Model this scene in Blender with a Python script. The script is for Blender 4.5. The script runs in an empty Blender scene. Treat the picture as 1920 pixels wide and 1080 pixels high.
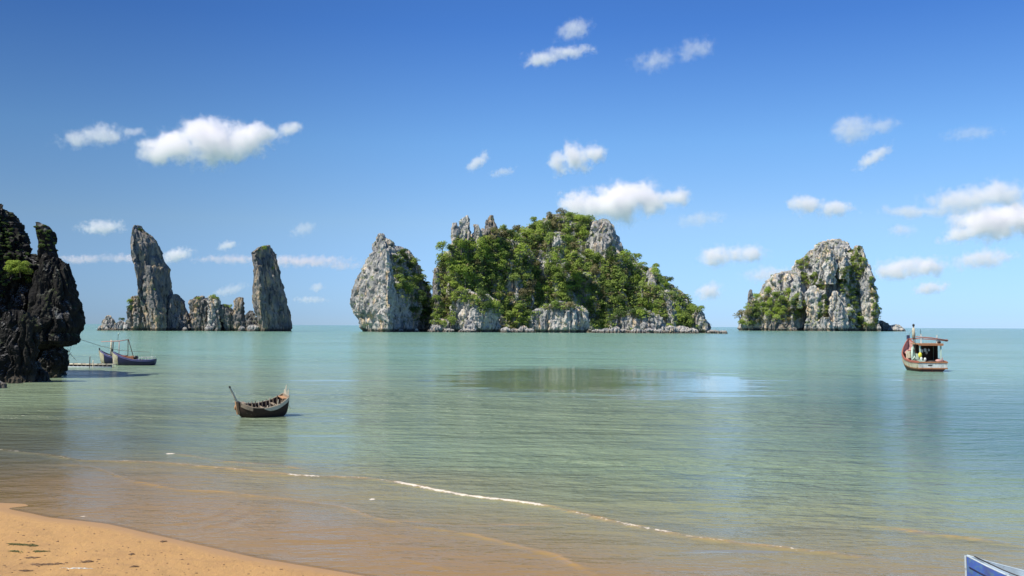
import bpy, bmesh, math, random
import numpy as np
from mathutils import Vector, Matrix, Euler
from mathutils.bvhtree import BVHTree
R = math.radians
sc = bpy.context.scene
COL = sc.collection
random.seed(7)
rng = np.random.default_rng(7)

# ------------------------------------------------------------------ camera
HC = 6.0
F = 1805.0                                    # focal length in pixels of a 1920 px wide frame
cam_d = bpy.data.cameras.new('camera')
cam = bpy.data.objects.new('camera', cam_d)
COL.objects.link(cam)
cam_d.sensor_width = 36.0
cam_d.lens = 36.0 * F / 1920.0
cam_d.clip_start = 0.1
cam_d.clip_end = 120000.0
CM = (Matrix.Translation((0, 0, HC)) @ Matrix.Rotation(R(90), 4, 'X')
      @ Matrix.Rotation(math.atan(71.2 / F), 4, 'X') @ Matrix.Rotation(R(0.28), 4, 'Z'))
cam.matrix_world = CM
sc.camera = cam

# ------------------------------------------------------------------ sky, sun, exposure
SUN_EL, SUN_AZ = 54.0, -122.0                  # azimuth from the view direction, negative = left
world = bpy.data.worlds.new('World')
sc.world = world
world.use_nodes = True
wn = world.node_tree
wn.nodes.clear()
w_out = wn.nodes.new('ShaderNodeOutputWorld')
w_bg = wn.nodes.new('ShaderNodeBackground')
w_sky = wn.nodes.new('ShaderNodeTexSky')
w_sky.sky_type = 'NISHITA'
w_sky.sun_disc = False
w_sky.sun_elevation = R(SUN_EL)
w_sky.sun_rotation = R(SUN_AZ)
w_sky.altitude = 0
w_sky.air_density = 1.0
w_sky.dust_density = 0.1
w_sky.ozone_density = 3.0
w_bg.inputs['Strength'].default_value = 0.107
# film-blue tint of the clear sky: depends on elevation, a little deeper towards the left
w_tc = wn.nodes.new('ShaderNodeTexCoord')
w_sp = wn.nodes.new('ShaderNodeSeparateXYZ')
wn.links.new(w_tc.outputs['Generated'], w_sp.inputs[0])
w_rp = wn.nodes.new('ShaderNodeValToRGB')
SKY_TINT = [(0.0, .45, .71, 1.33), (0.012, .45, .71, 1.33), (0.105, .69, .855, 1.10), (0.186, .60, .87, 1.16),
            (0.30, .35, .65, 1.11), (0.60, .17, .40, .84), (1.0, .14, .34, .76)]
for i, (p_, r_, g_, b_) in enumerate(SKY_TINT):
    e_ = w_rp.color_ramp.elements[i] if i < 2 else w_rp.color_ramp.elements.new(p_)
    e_.position = p_
for e_, (p_, r_, g_, b_) in zip(w_rp.color_ramp.elements, SKY_TINT):
    e_.position = p_
    e_.color = (r_ / 1.4, g_ / 1.4, b_ / 1.4, 1)
wn.links.new(w_sp.outputs['Z'], w_rp.inputs[0])
w_mr = wn.nodes.new('ShaderNodeMapRange')
w_mr.interpolation_type = 'SMOOTHSTEP'
for i_, v_ in enumerate((-0.55, 0.05, 0.62 * 1.4, 1.4)): w_mr.inputs[i_ + 1].default_value = v_
wn.links.new(w_sp.outputs['X'], w_mr.inputs[0])
w_m1 = wn.nodes.new('ShaderNodeVectorMath'); w_m1.operation = 'MULTIPLY'
w_m2 = wn.nodes.new('ShaderNodeVectorMath'); w_m2.operation = 'SCALE'
wn.links.new(w_sky.outputs[0], w_m1.inputs[0]); wn.links.new(w_rp.outputs[0], w_m1.inputs[1])
wn.links.new(w_m1.outputs[0], w_m2.inputs[0]); wn.links.new(w_mr.outputs[0], w_m2.inputs['Scale'])
wn.links.new(w_m2.outputs[0], w_bg.inputs['Color'])
wn.links.new(w_bg.outputs[0], w_out.inputs['Surface'])

sun_d = bpy.data.lights.new('sun', 'SUN')
sun_d.energy = 5.0
sun_d.angle = R(0.53)
sun_d.color = (1.0, 0.93, 0.82)
sun = bpy.data.objects.new('sun', sun_d)
COL.objects.link(sun)
SD = Vector((math.sin(R(SUN_AZ)) * math.cos(R(SUN_EL)), math.cos(R(SUN_AZ)) * math.cos(R(SUN_EL)), math.sin(R(SUN_EL))))
sun.rotation_euler = SD.to_track_quat('Z', 'Y').to_euler()

sc.view_settings.view_transform = 'Standard'
sc.view_settings.look = 'None'
sc.view_settings.exposure = 0.30
sc.view_settings.gamma = 1.0
sc.view_settings.use_curve_mapping = False
cy = sc.cycles
cy.use_denoising = True
cy.max_bounces = 32
cy.diffuse_bounces = 3
cy.glossy_bounces = 3
cy.transmission_bounces = 4
cy.transparent_max_bounces = 16
cy.volume_bounces = 32
cy.volume_step_rate = 1.0
cy.volume_max_steps = 256
cy.sample_clamp_indirect = 6.0

# ------------------------------------------------------------------ helpers
def ray(px, py):
    d = CM.to_3x3() @ Vector(((px - 960) / F, -(py - 540) / F, -1))
    return d.normalized()
def at(px, py, Y):                            # point seen at this pixel, at distance Y ahead
    d = ray(px, py)
    return Vector((0, 0, HC)) + d * (Y / d.y)
def on_sea(px, py, z=0.0):
    d = ray(px, py)
    t = (z - HC) / d.z
    return Vector((0, 0, HC)) + d * t

def tag(o, label=None, cat=None, group=None, kind=None):
    if label: o['label'] = label
    if cat: o['category'] = cat
    if group: o['group'] = group
    if kind: o['kind'] = kind
    return o
def empty(name, loc, rz=0.0):
    o = bpy.data.objects.new(name, None)
    COL.objects.link(o)
    o.location = loc
    o.rotation_euler = (0, 0, rz)
    o.empty_display_size = 0.3
    return o
def link_mesh(name, me, mat=None, parent=None, loc=None):
    o = bpy.data.objects.new(name, me)
    COL.objects.link(o)
    if mat is not None and not me.materials: me.materials.append(mat)
    if parent is not None: o.parent = parent
    if loc is not None: o.location = loc
    return o
def np_mesh(name, V, Fq, smooth=False):
    me = bpy.data.meshes.new(name)
    V = np.ascontiguousarray(V, dtype=np.float32)
    Fq = np.ascontiguousarray(Fq, dtype=np.int32)
    n, k = Fq.shape
    me.vertices.add(len(V)); me.vertices.foreach_set('co', V.ravel())
    me.loops.add(n * k); me.loops.foreach_set('vertex_index', Fq.ravel())
    me.polygons.add(n)
    me.polygons.foreach_set('loop_start', np.arange(0, n * k, k, dtype=np.int32))
    me.polygons.foreach_set('loop_total', np.full(n, k, dtype=np.int32))
    me.polygons.foreach_set('use_smooth', np.full(n, smooth, dtype=bool))
    me.update(calc_edges=True)
    me.validate()
    return me

# numpy gradient noise
_P = rng.permutation(512)
_P = np.concatenate([_P, _P, _P])
_G = rng.normal(size=(512, 3)); _G /= np.linalg.norm(_G, axis=1)[:, None]
def _h(i, j, k): return _P[(_P[(_P[i & 511] + j) & 511] + k) & 511]
def pnoise(p):
    p = np.asarray(p, dtype=np.float64)
    i = np.floor(p).astype(np.int64); f = p - i
    u = f * f * f * (f * (f * 6 - 15) + 10)
    r = 0
    for a in (0, 1):
        for b in (0, 1):
            for c in (0, 1):
                g = _G[_h(i[:, 0] + a, i[:, 1] + b, i[:, 2] + c)]
                dd = (g[:, 0] * (f[:, 0] - a) + g[:, 1] * (f[:, 1] - b) + g[:, 2] * (f[:, 2] - c))
                w = ((u[:, 0] if a else 1 - u[:, 0]) * (u[:, 1] if b else 1 - u[:, 1]) * (u[:, 2] if c else 1 - u[:, 2]))
                r = r + dd * w
    return r * 1.5
def fbm(p, o=4, ridged=False):
    s, a, t = 0, 1.0, 0
    for k in range(o):
        n = pnoise(p * (2.03 ** k) + 17.3 * k)
        if ridged: n = 1 - 2 * np.abs(n)
        s = s + a * n; t += a; a *= 0.5
    return s / t
_W = rng.random((512, 3))
def worley(p):
    p = np.asarray(p, dtype=np.float64)
    i = np.floor(p).astype(np.int64)
    f1 = np.full(len(p), 9.0); f2 = np.full(len(p), 9.0)
    for a in (-1, 0, 1):
        for b in (-1, 0, 1):
            for c in (-1, 0, 1):
                ii = i + np.array([a, b, c])
                q = ii + _W[_h(ii[:, 0], ii[:, 1], ii[:, 2])]
                d = np.sqrt(((q - p) ** 2).sum(1))
                f2 = np.where(d < f1, f1, np.minimum(f2, d)); f1 = np.minimum(f1, d)
    return f1, f2

# ------------------------------------------------------------------ material helpers
class NT:
    def __init__(s, name):
        s.m = bpy.data.materials.new(name); s.m.use_nodes = True
        s.t = s.m.node_tree; s.t.nodes.clear()
        s.out = s.t.nodes.new('ShaderNodeOutputMaterial')
    def n(s, typ, **kw):
        nd = s.t.nodes.new('ShaderNode' + typ)
        for k, v in kw.items():
            if k in nd.inputs.keys(): nd.inputs[k].default_value = v
            else: setattr(nd, k, v)
        return nd
    def l(s, a, b): s.t.links.new(a, b)
    def set(s, inp, v):
        if hasattr(v, 'is_output'): s.l(v, inp)
        else: inp.default_value = v
    def math(s, op, a, b=0.0, c=0.0, clamp=False):
        nd = s.t.nodes.new('ShaderNodeMath'); nd.operation = op; nd.use_clamp = clamp
        for i, v in enumerate((a, b, c)): s.set(nd.inputs[i], v)
        return nd.outputs[0]
    def mapr(s, v, a, b, c=0.0, d=1.0, smooth=True):
        nd = s.t.nodes.new('ShaderNodeMapRange')
        nd.interpolation_type = 'SMOOTHSTEP' if smooth else 'LINEAR'
        s.set(nd.inputs[0], v)
        for i, x in enumerate((a, b, c, d)): s.set(nd.inputs[i + 1], x)
        return nd.outputs[0]
    def mix(s, f, a, b):
        nd = s.t.nodes.new('ShaderNodeMix'); nd.data_type = 'RGBA'
        s.set(nd.inputs[0], f)
        for i, v in ((6, a), (7, b)):
            if hasattr(v, 'is_output'): s.l(v, nd.inputs[i])
            else: nd.inputs[i].default_value = (*v, 1) if len(v) == 3 else v
        return nd.outputs[2]
    def coords(s, kind='Object', scale=(1, 1, 1), loc=(0, 0, 0), rot=(0, 0, 0), src=None):
        if src is None:
            if kind == 'Position': src = s.n('NewGeometry').outputs['Position']
            else: src = s.n('TexCoord').outputs[kind]
        mp = s.t.nodes.new('ShaderNodeMapping')
        mp.inputs['Scale'].default_value = scale; mp.inputs['Location'].default_value = loc; mp.inputs['Rotation'].default_value = rot
        s.l(src, mp.inputs['Vector'])
        return mp.outputs[0]
    def noise(s, vec, scale, detail=4, rough=0.55, dist=0.0, out='Fac', **kw):
        nd = s.n('TexNoise', Scale=scale, Detail=detail, Roughness=rough, Distortion=dist)
        s.l(vec, nd.inputs['Vector'])
        return nd.outputs[out]
    def bsdf(s, color, rough=0.8, **kw):
        b = s.t.nodes.new('ShaderNodeBsdfPrincipled')
        if hasattr(color, 'is_output'): s.l(color, b.inputs['Base Color'])
        else: b.inputs['Base Color'].default_value = (*color, 1)
        s.set(b.inputs['Roughness'], rough)
        for k, v in kw.items(): s.set(b.inputs[k.replace('_', ' ')], v)
        s.l(b.outputs[0], s.out.inputs['Surface'])
        return b
    def bump(s, h, b, strength=0.5, dist=0.1, normal=None):
        nd = s.t.nodes.new('ShaderNodeBump')
        s.set(nd.inputs['Strength'], strength); s.set(nd.inputs['Distance'], dist)
        s.l(h, nd.inputs['Height'])
        if normal is not None: s.l(normal, nd.inputs['Normal'])
        if b is not None: s.l(nd.outputs[0], b.inputs['Normal'])
        return nd.outputs[0]
# ------------------------------------------------------------------ sea and beach
P0 = on_sea(0, 952); P1 = on_sea(690, 1081)
_sd = (P1 - P0).normalized()
SN = Vector((-_sd.y, _sd.x, 0))                # from the sand out to sea
if SN.y < 0: SN = -SN
SHORE = [(-900, 700), (-260, 800), (0, 952), (60, 963), (90, 970), (200, 982), (330, 1012), (480, 1046), (600, 1066), (690, 1081)]
def line_x(pts, n=220):
    w = [on_sea(x, y) for x, y in pts]
    a = np.array([(p.x, p.y) for p in w])
    t = np.concatenate([[0], np.cumsum(np.hypot(*np.diff(a, axis=0).T))])
    tt = np.linspace(0, t[-1], n)
    return np.stack([np.interp(tt, t, a[:, 0]), np.interp(tt, t, a[:, 1])], 1)
def dist_poly(pts, X, Y):
    """signed-less distance and the arc parameter of the closest point"""
    best = np.full(X.shape, 1e9); arc = np.zeros(X.shape); side = np.zeros(X.shape); acc = 0.0
    for (a, b) in zip(pts[:-1], pts[1:]):
        d = b - a; L = math.hypot(*d)
        if L < 1e-6: continue
        t = np.clip(((X - a[0]) * d[0] + (Y - a[1]) * d[1]) / (L * L), 0, 1)
        ex, ey = X - (a[0] + t * d[0]), Y - (a[1] + t * d[1])
        q = np.hypot(ex, ey)
        m = q < best
        best = np.where(m, q, best); arc = np.where(m, acc + t * L, arc)
        side = np.where(m, np.sign(-d[1] * ex + d[0] * ey), side)
        acc += L
    return best, arc, side, acc

shore_pts = line_x(SHORE[2:], 40)
shore_pts = np.concatenate([[[-90, 62], [-45, 47]], shore_pts, [[4, 19.5], [14, 14.5], [40, 6], [90, -10]]])
def shore_dist(X, Y):                          # + out to sea, - on the sand
    d, a, s, _ = dist_poly(shore_pts, X, Y)
    return d * s
def ground_z(X, Y):
    d = shore_dist(X, Y)
    z = np.where(d > 0, -0.05 * d, 0.045 * -d)
    z = np.where(d < -4, 0.18 + 0.055 * (-d - 4) + 0.006 * (-d - 4) ** 2, z)
    z = np.minimum(z, 4.2)
    z = np.maximum(z, -9 - 0 * d)
    n = fbm(np.stack([X * 0.35, Y * 0.35, 0 * X], -1).reshape(-1, 3), 3).reshape(X.shape)
    n2 = fbm(np.stack([X * 1.6, Y * 1.6, 0 * X + 5], -1).reshape(-1, 3), 3).reshape(X.shape)
    k = np.clip(-d / 3, 0.0, 1)
    z = z + n * 0.10 * k + n2 * 0.05 * k
    # low wet hump of sand at the water's edge
    h = on_sea(35, 946)
    z = z + 0.045 * np.exp(-(((X - h.x) / 2.6) ** 2 + ((Y - h.y) / 0.45) ** 2))
    return z

def polar_grid(radii, angs):
    Rr, A = np.meshgrid(radii, angs, indexing='ij')
    X, Y = Rr * np.sin(A), Rr * np.cos(A)
    nr, na = X.shape
    idx = np.arange(nr * na).reshape(nr, na)
    q = np.stack([idx[:-1, :-1], idx[:-1, 1:], idx[1:, 1:], idx[1:, :-1]], -1).reshape(-1, 4)[:, ::-1]
    return X, Y, q
fine = np.radians(np.linspace(-36, 36, 560))
angs = np.concatenate([np.radians(np.linspace(-180, -38, 60)), fine, np.radians(np.linspace(38, 180, 60))])
# the ripples and small breakers that run along the shore: px polylines, height, width, foam
WAVES = [
  ([(-200, 832), (0, 845), (70, 852), (150, 864), (200, 866), (310, 869), (420, 880), (560, 893), (700, 899), (745, 906), (850, 927), (1030, 951), (1150, 981), (1300, 1010), (1420, 1024), (1560, 1040), (1680, 1053)], 0.060, 0.26, 'main'),
  ([(100, 868), (180, 878), (250, 903), (330, 919), (420, 924), (560, 940), (640, 951), (700, 972), (800, 990), (880, 1002), (960, 1022), (1040, 1042), (1090, 1066), (1130, 1084)], 0.034, 0.16, 'low'),
  ([(295, 848), (340, 853), (420, 866), (520, 873), (600, 885)], 0.030, 0.20, 'short'),
  ([(560, 940), (640, 947), (690, 951)], 0.02, 0.16, 'low'),
  ([(700, 975), (860, 985), (980, 985), (1120, 980)], 0.016, 0.2, 'low'),
  ([(262, 988), (330, 984), (395, 972), (440, 952), (462, 934)], 0.020, 0.10, 'ripple'),
  ([(285, 997), (360, 994), (425, 981), (470, 960), (492, 940)], 0.022, 0.10, 'ripple'),
  ([(320, 1006), (395, 1001), (455, 988), (505, 966), (520, 948)], 0.018, 0.10, 'ripple'),
  ([(240, 978), (310, 974), (370, 962), (412, 944)], 0.016, 0.09, 'ripple'),
  ([(-30, 930), (50, 928), (110, 921), (150, 908)], 0.018, 0.12, 'ripple'),
  ([(-30, 940), (60, 938), (125, 931), (165, 918)], 0.018, 0.12, 'ripple'),
  ([(20, 948), (90, 946), (150, 940), (185, 930)], 0.016, 0.12, 'ripple'),
  ([(640, 1040), (740, 1046), (820, 1062), (880, 1085)], 0.012, 0.14, 'ripple'),
  ([(1620, 985), (1720, 1000), (1800, 1010), (1860, 1016), (1960, 1030)], 0.05, 0.35, 'far'),
]
radii = np.concatenate([np.linspace(0, 9, 4), 10 * (1.0 ** 0) + np.array([0.0]), np.geomspace(11, 60, 520)[1:], np.geomspace(60, 900, 200)[1:], np.geomspace(900, 90000, 60)[1:]])
X, Y, q = polar_grid(radii, angs)
Z = np.zeros_like(X); FO = np.zeros_like(X); SA = np.zeros_like(X)
near = (np.hypot(X, Y) < 62) & (Y > 5)
xn, yn = X[near], Y[near]
z_, f_, s_ = np.zeros_like(xn), np.zeros_like(xn), np.zeros_like(xn)
wob = fbm(np.stack([xn * 0.5, yn * 0.5, 0 * xn], -1), 3)
for pts, h, w, kind in WAVES:
    pl = line_x(pts, 90)
    d, arc, side, L = dist_poly(pl, xn, yn)
    sd = d * side * -1.0                       # >0 towards the beach
    k = fbm(np.stack([arc * 0.35, 0 * arc, 0 * arc + h * 99], -1), 4)
    ww = w * (1 + 0.9 * k)
    fade = np.clip(np.minimum(arc, L - arc) / 1.5, 0, 1)
    e = sd + 0.10 * k + 0.05 * wob
    prof = np.where(e < 0, np.exp(-(e / (ww * 2.4)) ** 2), np.exp(-(e / (ww * 0.55)) ** 2))
    z_ += h * prof * fade * np.clip(1 + 0.6 * k, 0.3, 2)
    kk = fbm(np.stack([xn * 1.7, yn * 1.7, 0 * xn + h * 55], -1), 3)
    if kind != 'ripple':
        s_ = np.maximum(s_, np.exp(-((e + 0.02) / (np.maximum(ww, 0.05) * 0.50)) ** 2) * fade * np.clip(0.62 + 0.9 * k + 0.7 * kk, 0.0, 1))
    # foam where the crest spills
    if kind == 'main':
        a0 = np.interp(arc, [0, L], [0, 1])
        bp = lambda px, py: float(dist_poly(pl, np.array([on_sea(px, py).x]), np.array([on_sea(px, py).y]))[1][0])
        A, B, C, D2 = bp(735, 905), bp(1040, 952), bp(1150, 981), bp(1290, 1010)
        E1, E2 = bp(540, 891), bp(600, 895)
        env = (np.clip((arc - A) / 0.4, 0, 1) * np.clip((B - arc) / 0.5, 0, 1) * 0.95
               + np.clip((arc - E1) / 0.3, 0, 1) * np.clip((E2 - arc) / 0.3, 0, 1) * 0.8
               + np.clip((arc - C) / 0.6, 0, 1) * np.clip((D2 - arc) / 1.0, 0, 1) * 0.5 + 0.34)
        hf = fbm(np.stack([xn * 4, yn * 4, 0 * xn + 3], -1), 3)
        hg = fbm(np.stack([xn * 9, yn * 9, 0 * xn + 3], -1), 2)
        f_ += np.exp(-((e + 0.06 * hf) / (w * (0.42 + 0.4 * hf))) ** 2) * np.clip(env * 0.85 + 0.9 * hf + 0.5 * hg + 0.3 * k, 0, 1.3) * fade
    elif kind == 'short':
        f_ += np.exp(-(e / (w * 0.8)) ** 2) * np.clip(0.9 - arc / 1.6, 0, 1) * fade
    elif kind == 'far':
        hf = fbm(np.stack([xn * 2, yn * 2, 0 * xn + 3], -1), 3)
        f_ += np.exp(-(e / (w * 0.4)) ** 2) * np.clip(hf * 3 - 0.8, 0, 1) * fade
# thin edge of foam and a lacy patch afloat
for (px, py, rx, ry) in ((698, 936, 0.16, 0.22), (320, 851, 0.3, 0.2), (155, 968, 0.10, 0.12)):
    c = on_sea(px, py)
    hf = fbm(np.stack([xn * 6, yn * 6, 0 * xn], -1), 3)
    f_ += np.clip(np.exp(-(((xn - c.x) / rx) ** 2 + ((yn - c.y) / ry) ** 2)) * 1.7 + hf * 0.8 - 0.5, 0, 1)
Z[near], FO[near], SA[near] = z_, f_, s_
dn = shore_dist(X[np.hypot(X, Y) < 70], Y[np.hypot(X, Y) < 70])
SH = np.dot(np.stack([X - P0.x, Y - P0.y], -1), np.array([SN.x, SN.y]))
SH[np.hypot(X, Y) < 70] = dn
sea_me = np_mesh('sea', np.stack([X, Y, Z], -1).reshape(-1, 3), q, True)
for nm, arr in (('foam', FO), ('sand', SA), ('shore', np.minimum(SH, 900))):
    at_ = sea_me.attributes.new(nm, 'FLOAT', 'POINT')
    at_.data.foreach_set('value', arr.astype(np.float32).ravel())

def sea_material():
    t = NT('sea_water')
    attr = lambda n: t.n('Attribute', attribute_name=n).outputs['Fac']
    pos = t.n('NewGeometry').outputs['Position']
    foam, sand, shore = attr('foam'), attr('sand'), attr('shore')
    big = t.noise(t.coords(src=pos, scale=(1, 1.6, 1)), 0.035, 3, 0.5)
    shn = t.math('ADD', shore, t.math('MULTIPLY', t.math('SUBTRACT', big, 0.5), 16.0))
    # turbid water: sandy by the beach, green further out, blue-green at sea
    c = t.mix(t.mapr(shn, 0.0, 13), (0.275, 0.178, 0.065), (0.245, 0.182, 0.085))
    c = t.mix(t.mapr(shn, 2, 19), c, (0.200, 0.265, 0.170))
    c = t.mix(t.mapr(shn, 30, 130), c, (0.200, 0.350, 0.260))
    c = t.mix(t.mapr(shn, 200, 850), c, (0.165, 0.315, 0.245))
    # deeper, clearer water off to the right of the bay
    sp0 = t.n('SeparateXYZ'); t.l(pos, sp0.inputs[0])
    rx = t.math('SUBTRACT', sp0.outputs[0], t.math('MULTIPLY', sp0.outputs[1], 0.20))
    deep = t.math('MULTIPLY', t.mapr(t.math('ADD', rx, t.math('MULTIPLY', big, 10.0)), 3, 22), t.mapr(sp0.outputs[1], 60, 140, 1.0, 0.25))
    c = t.mix(t.math('MULTIPLY', deep, t.mapr(shn, 12, 34)), c, (0.075, 0.165, 0.155))
    c = t.mix(t.math('MULTIPLY', sand, 0.70, clamp=True), c, (0.42, 0.25, 0.08))
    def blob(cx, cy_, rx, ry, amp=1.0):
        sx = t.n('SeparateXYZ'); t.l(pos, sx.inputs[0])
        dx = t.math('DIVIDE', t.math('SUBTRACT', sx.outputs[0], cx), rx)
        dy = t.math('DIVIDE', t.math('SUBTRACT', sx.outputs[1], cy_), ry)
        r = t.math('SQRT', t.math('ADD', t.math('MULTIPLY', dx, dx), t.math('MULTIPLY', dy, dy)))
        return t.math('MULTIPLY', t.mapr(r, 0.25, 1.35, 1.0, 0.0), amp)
    # dark reflection of the cliff, painted into the water colour off its foot
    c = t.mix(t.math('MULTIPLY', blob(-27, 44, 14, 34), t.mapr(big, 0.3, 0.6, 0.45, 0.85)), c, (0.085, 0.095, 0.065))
    streak = t.noise(t.coords(src=pos, scale=(0.035, 0.30, 1)), 1.0, 4, 0.65)
    cal = t.math('ADD', blob(10.0, 111, 19.5, 33, 1.6), blob(-19, 103, 5, 12, 0.3))
    cal = t.math('ADD', cal, blob(46, 112, 15, 18, 0.3))
    cal = t.mapr(t.math('ADD', cal, t.math('MULTIPLY', t.math('SUBTRACT', streak, 0.5), 3.2)), 0.40, 0.75)
    wind = t.noise(t.coords(src=pos, scale=(0.010, 0.022, 1)), 1.0, 3, 0.5)
    sep = t.n('SeparateXYZ'); t.l(pos, sep.inputs[0])
    inshore = t.mapr(shore, 1.0, 26, 0.30, 1.25)
    n1 = t.noise(t.coords(src=pos, scale=(1.5, 3.2, 1)), 1.0, 3, 0.6)
    n2 = t.noise(t.coords(src=pos, scale=(0.35, 0.8, 1), rot=(0, 0, 0.15)), 1.0, 3, 0.55)
    n3 = t.noise(t.coords(src=pos, scale=(0.06, 0.14, 1), rot=(0, 0, 0.1)), 1.0, 3, 0.5)
    hgt = t.math('ADD', t.math('MULTIPLY', n1, 0.16), t.math('ADD', t.math('MULTIPLY', n2, 0.50), t.math('MULTIPLY', n3, 1.3)))
    amp = t.math('MULTIPLY', t.math('MULTIPLY', inshore, t.mapr(cal, 0, 1, 1.0, 0.045)), t.mapr(wind, 0.35, 0.65, 0.45, 1.3))
    rough = t.mapr(cal, 0, 1, 0.16, 0.03)
    fn = t.noise(t.coords(src=pos, scale=(1, 1, 1)), 14.0, 3, 0.7)
    fm = t.mapr(t.math('ADD', foam, t.math('MULTIPLY', t.math('SUBTRACT', fn, 0.5), 1.5)), 0.35, 0.85)
    c = t.mix(fm, c, (0.66, 0.60, 0.50))
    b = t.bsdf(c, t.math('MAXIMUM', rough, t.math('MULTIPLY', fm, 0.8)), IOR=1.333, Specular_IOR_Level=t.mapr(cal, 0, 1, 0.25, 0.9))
    t.bump(hgt, b, amp, 1.7)
    tr = t.n('BsdfTransparent')
    ms = t.n('MixShader')
    t.l(t.mapr(shore, -0.02, 0.25, 0.4, 1.0), ms.inputs[0])
    t.l(tr.outputs[0], ms.inputs[1]); t.l(b.outputs[0], ms.inputs[2])
    t.l(ms.outputs[0], t.out.inputs['Surface'])
    return t.m
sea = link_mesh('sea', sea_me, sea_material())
tag(sea, 'calm green sea turning sandy brown beside the beach', kind='structure')

# the beach and the seabed it runs down to
rb = np.concatenate([np.linspace(0, 14, 24), np.geomspace(14.3, 46, 260), np.geomspace(47, 300, 40)])
Xb, Yb, qb = polar_grid(rb, angs)
beach_me = np_mesh('beach', np.stack([Xb, Yb, ground_z(Xb, Yb)], -1).reshape(-1, 3), qb, True)
db = shore_dist(Xb, Yb)
a_ = beach_me.attributes.new('shore', 'FLOAT', 'POINT'); a_.data.foreach_set('value', db.astype(np.float32).ravel())
def sand_material():
    t = NT('beach_sand')
    pos = t.n('NewGeometry').outputs['Position']
    sh = t.n('Attribute', attribute_name='shore').outputs['Fac']
    n1 = t.noise(t.coords(src=pos), 0.5, 5, 0.6)
    n2 = t.noise(t.coords(src=pos, scale=(1.2, 0.7, 1)), 5.0, 5, 0.7)
    n3 = t.noise(t.coords(src=pos), 60.0, 3, 0.7)
    c = t.mix(n1, (0.42, 0.245, 0.085), (0.50, 0.305, 0.112))
    c = t.mix(t.mapr(n2, 0.3, 0.75, 0, 0.5), c, (0.42, 0.235, 0.10))
    damp = t.noise(t.coords(src=pos, scale=(0.7, 1.3, 1)), 0.9, 4, 0.6)
    c = t.mix(t.mapr(damp, 0.5, 0.68, 0, 0.45), c, (0.33, 0.195, 0.085))
    c = t.mix(t.mapr(n3, 0.62, 0.75, 0, 0.5), c, (0.22, 0.14, 0.08))
    edge = t.math('ADD', sh, t.math('MULTIPLY', t.math('SUBTRACT', n1, 0.5), 0.8))
    wet = t.mapr(edge, -0.8, -0.1)
    c = t.mix(t.math('MULTIPLY', wet, 0.7), c, (0.36, 0.22, 0.10))
    b = t.bsdf(c, t.mapr(wet, 0, 1, 0.9, 0.55))
    h = t.math('ADD', t.math('MULTIPLY', n2, 0.7), t.math('MULTIPLY', n3, 0.12))
    t.bump(h, b, t.mapr(wet, 0, 1, 0.8, 0.1), 0.09)
    return t.m
beach = link_mesh('beach', beach_me, sand_material())
tag(beach, 'orange sand beach sloping into the water in the near corner', kind='structure')

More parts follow.
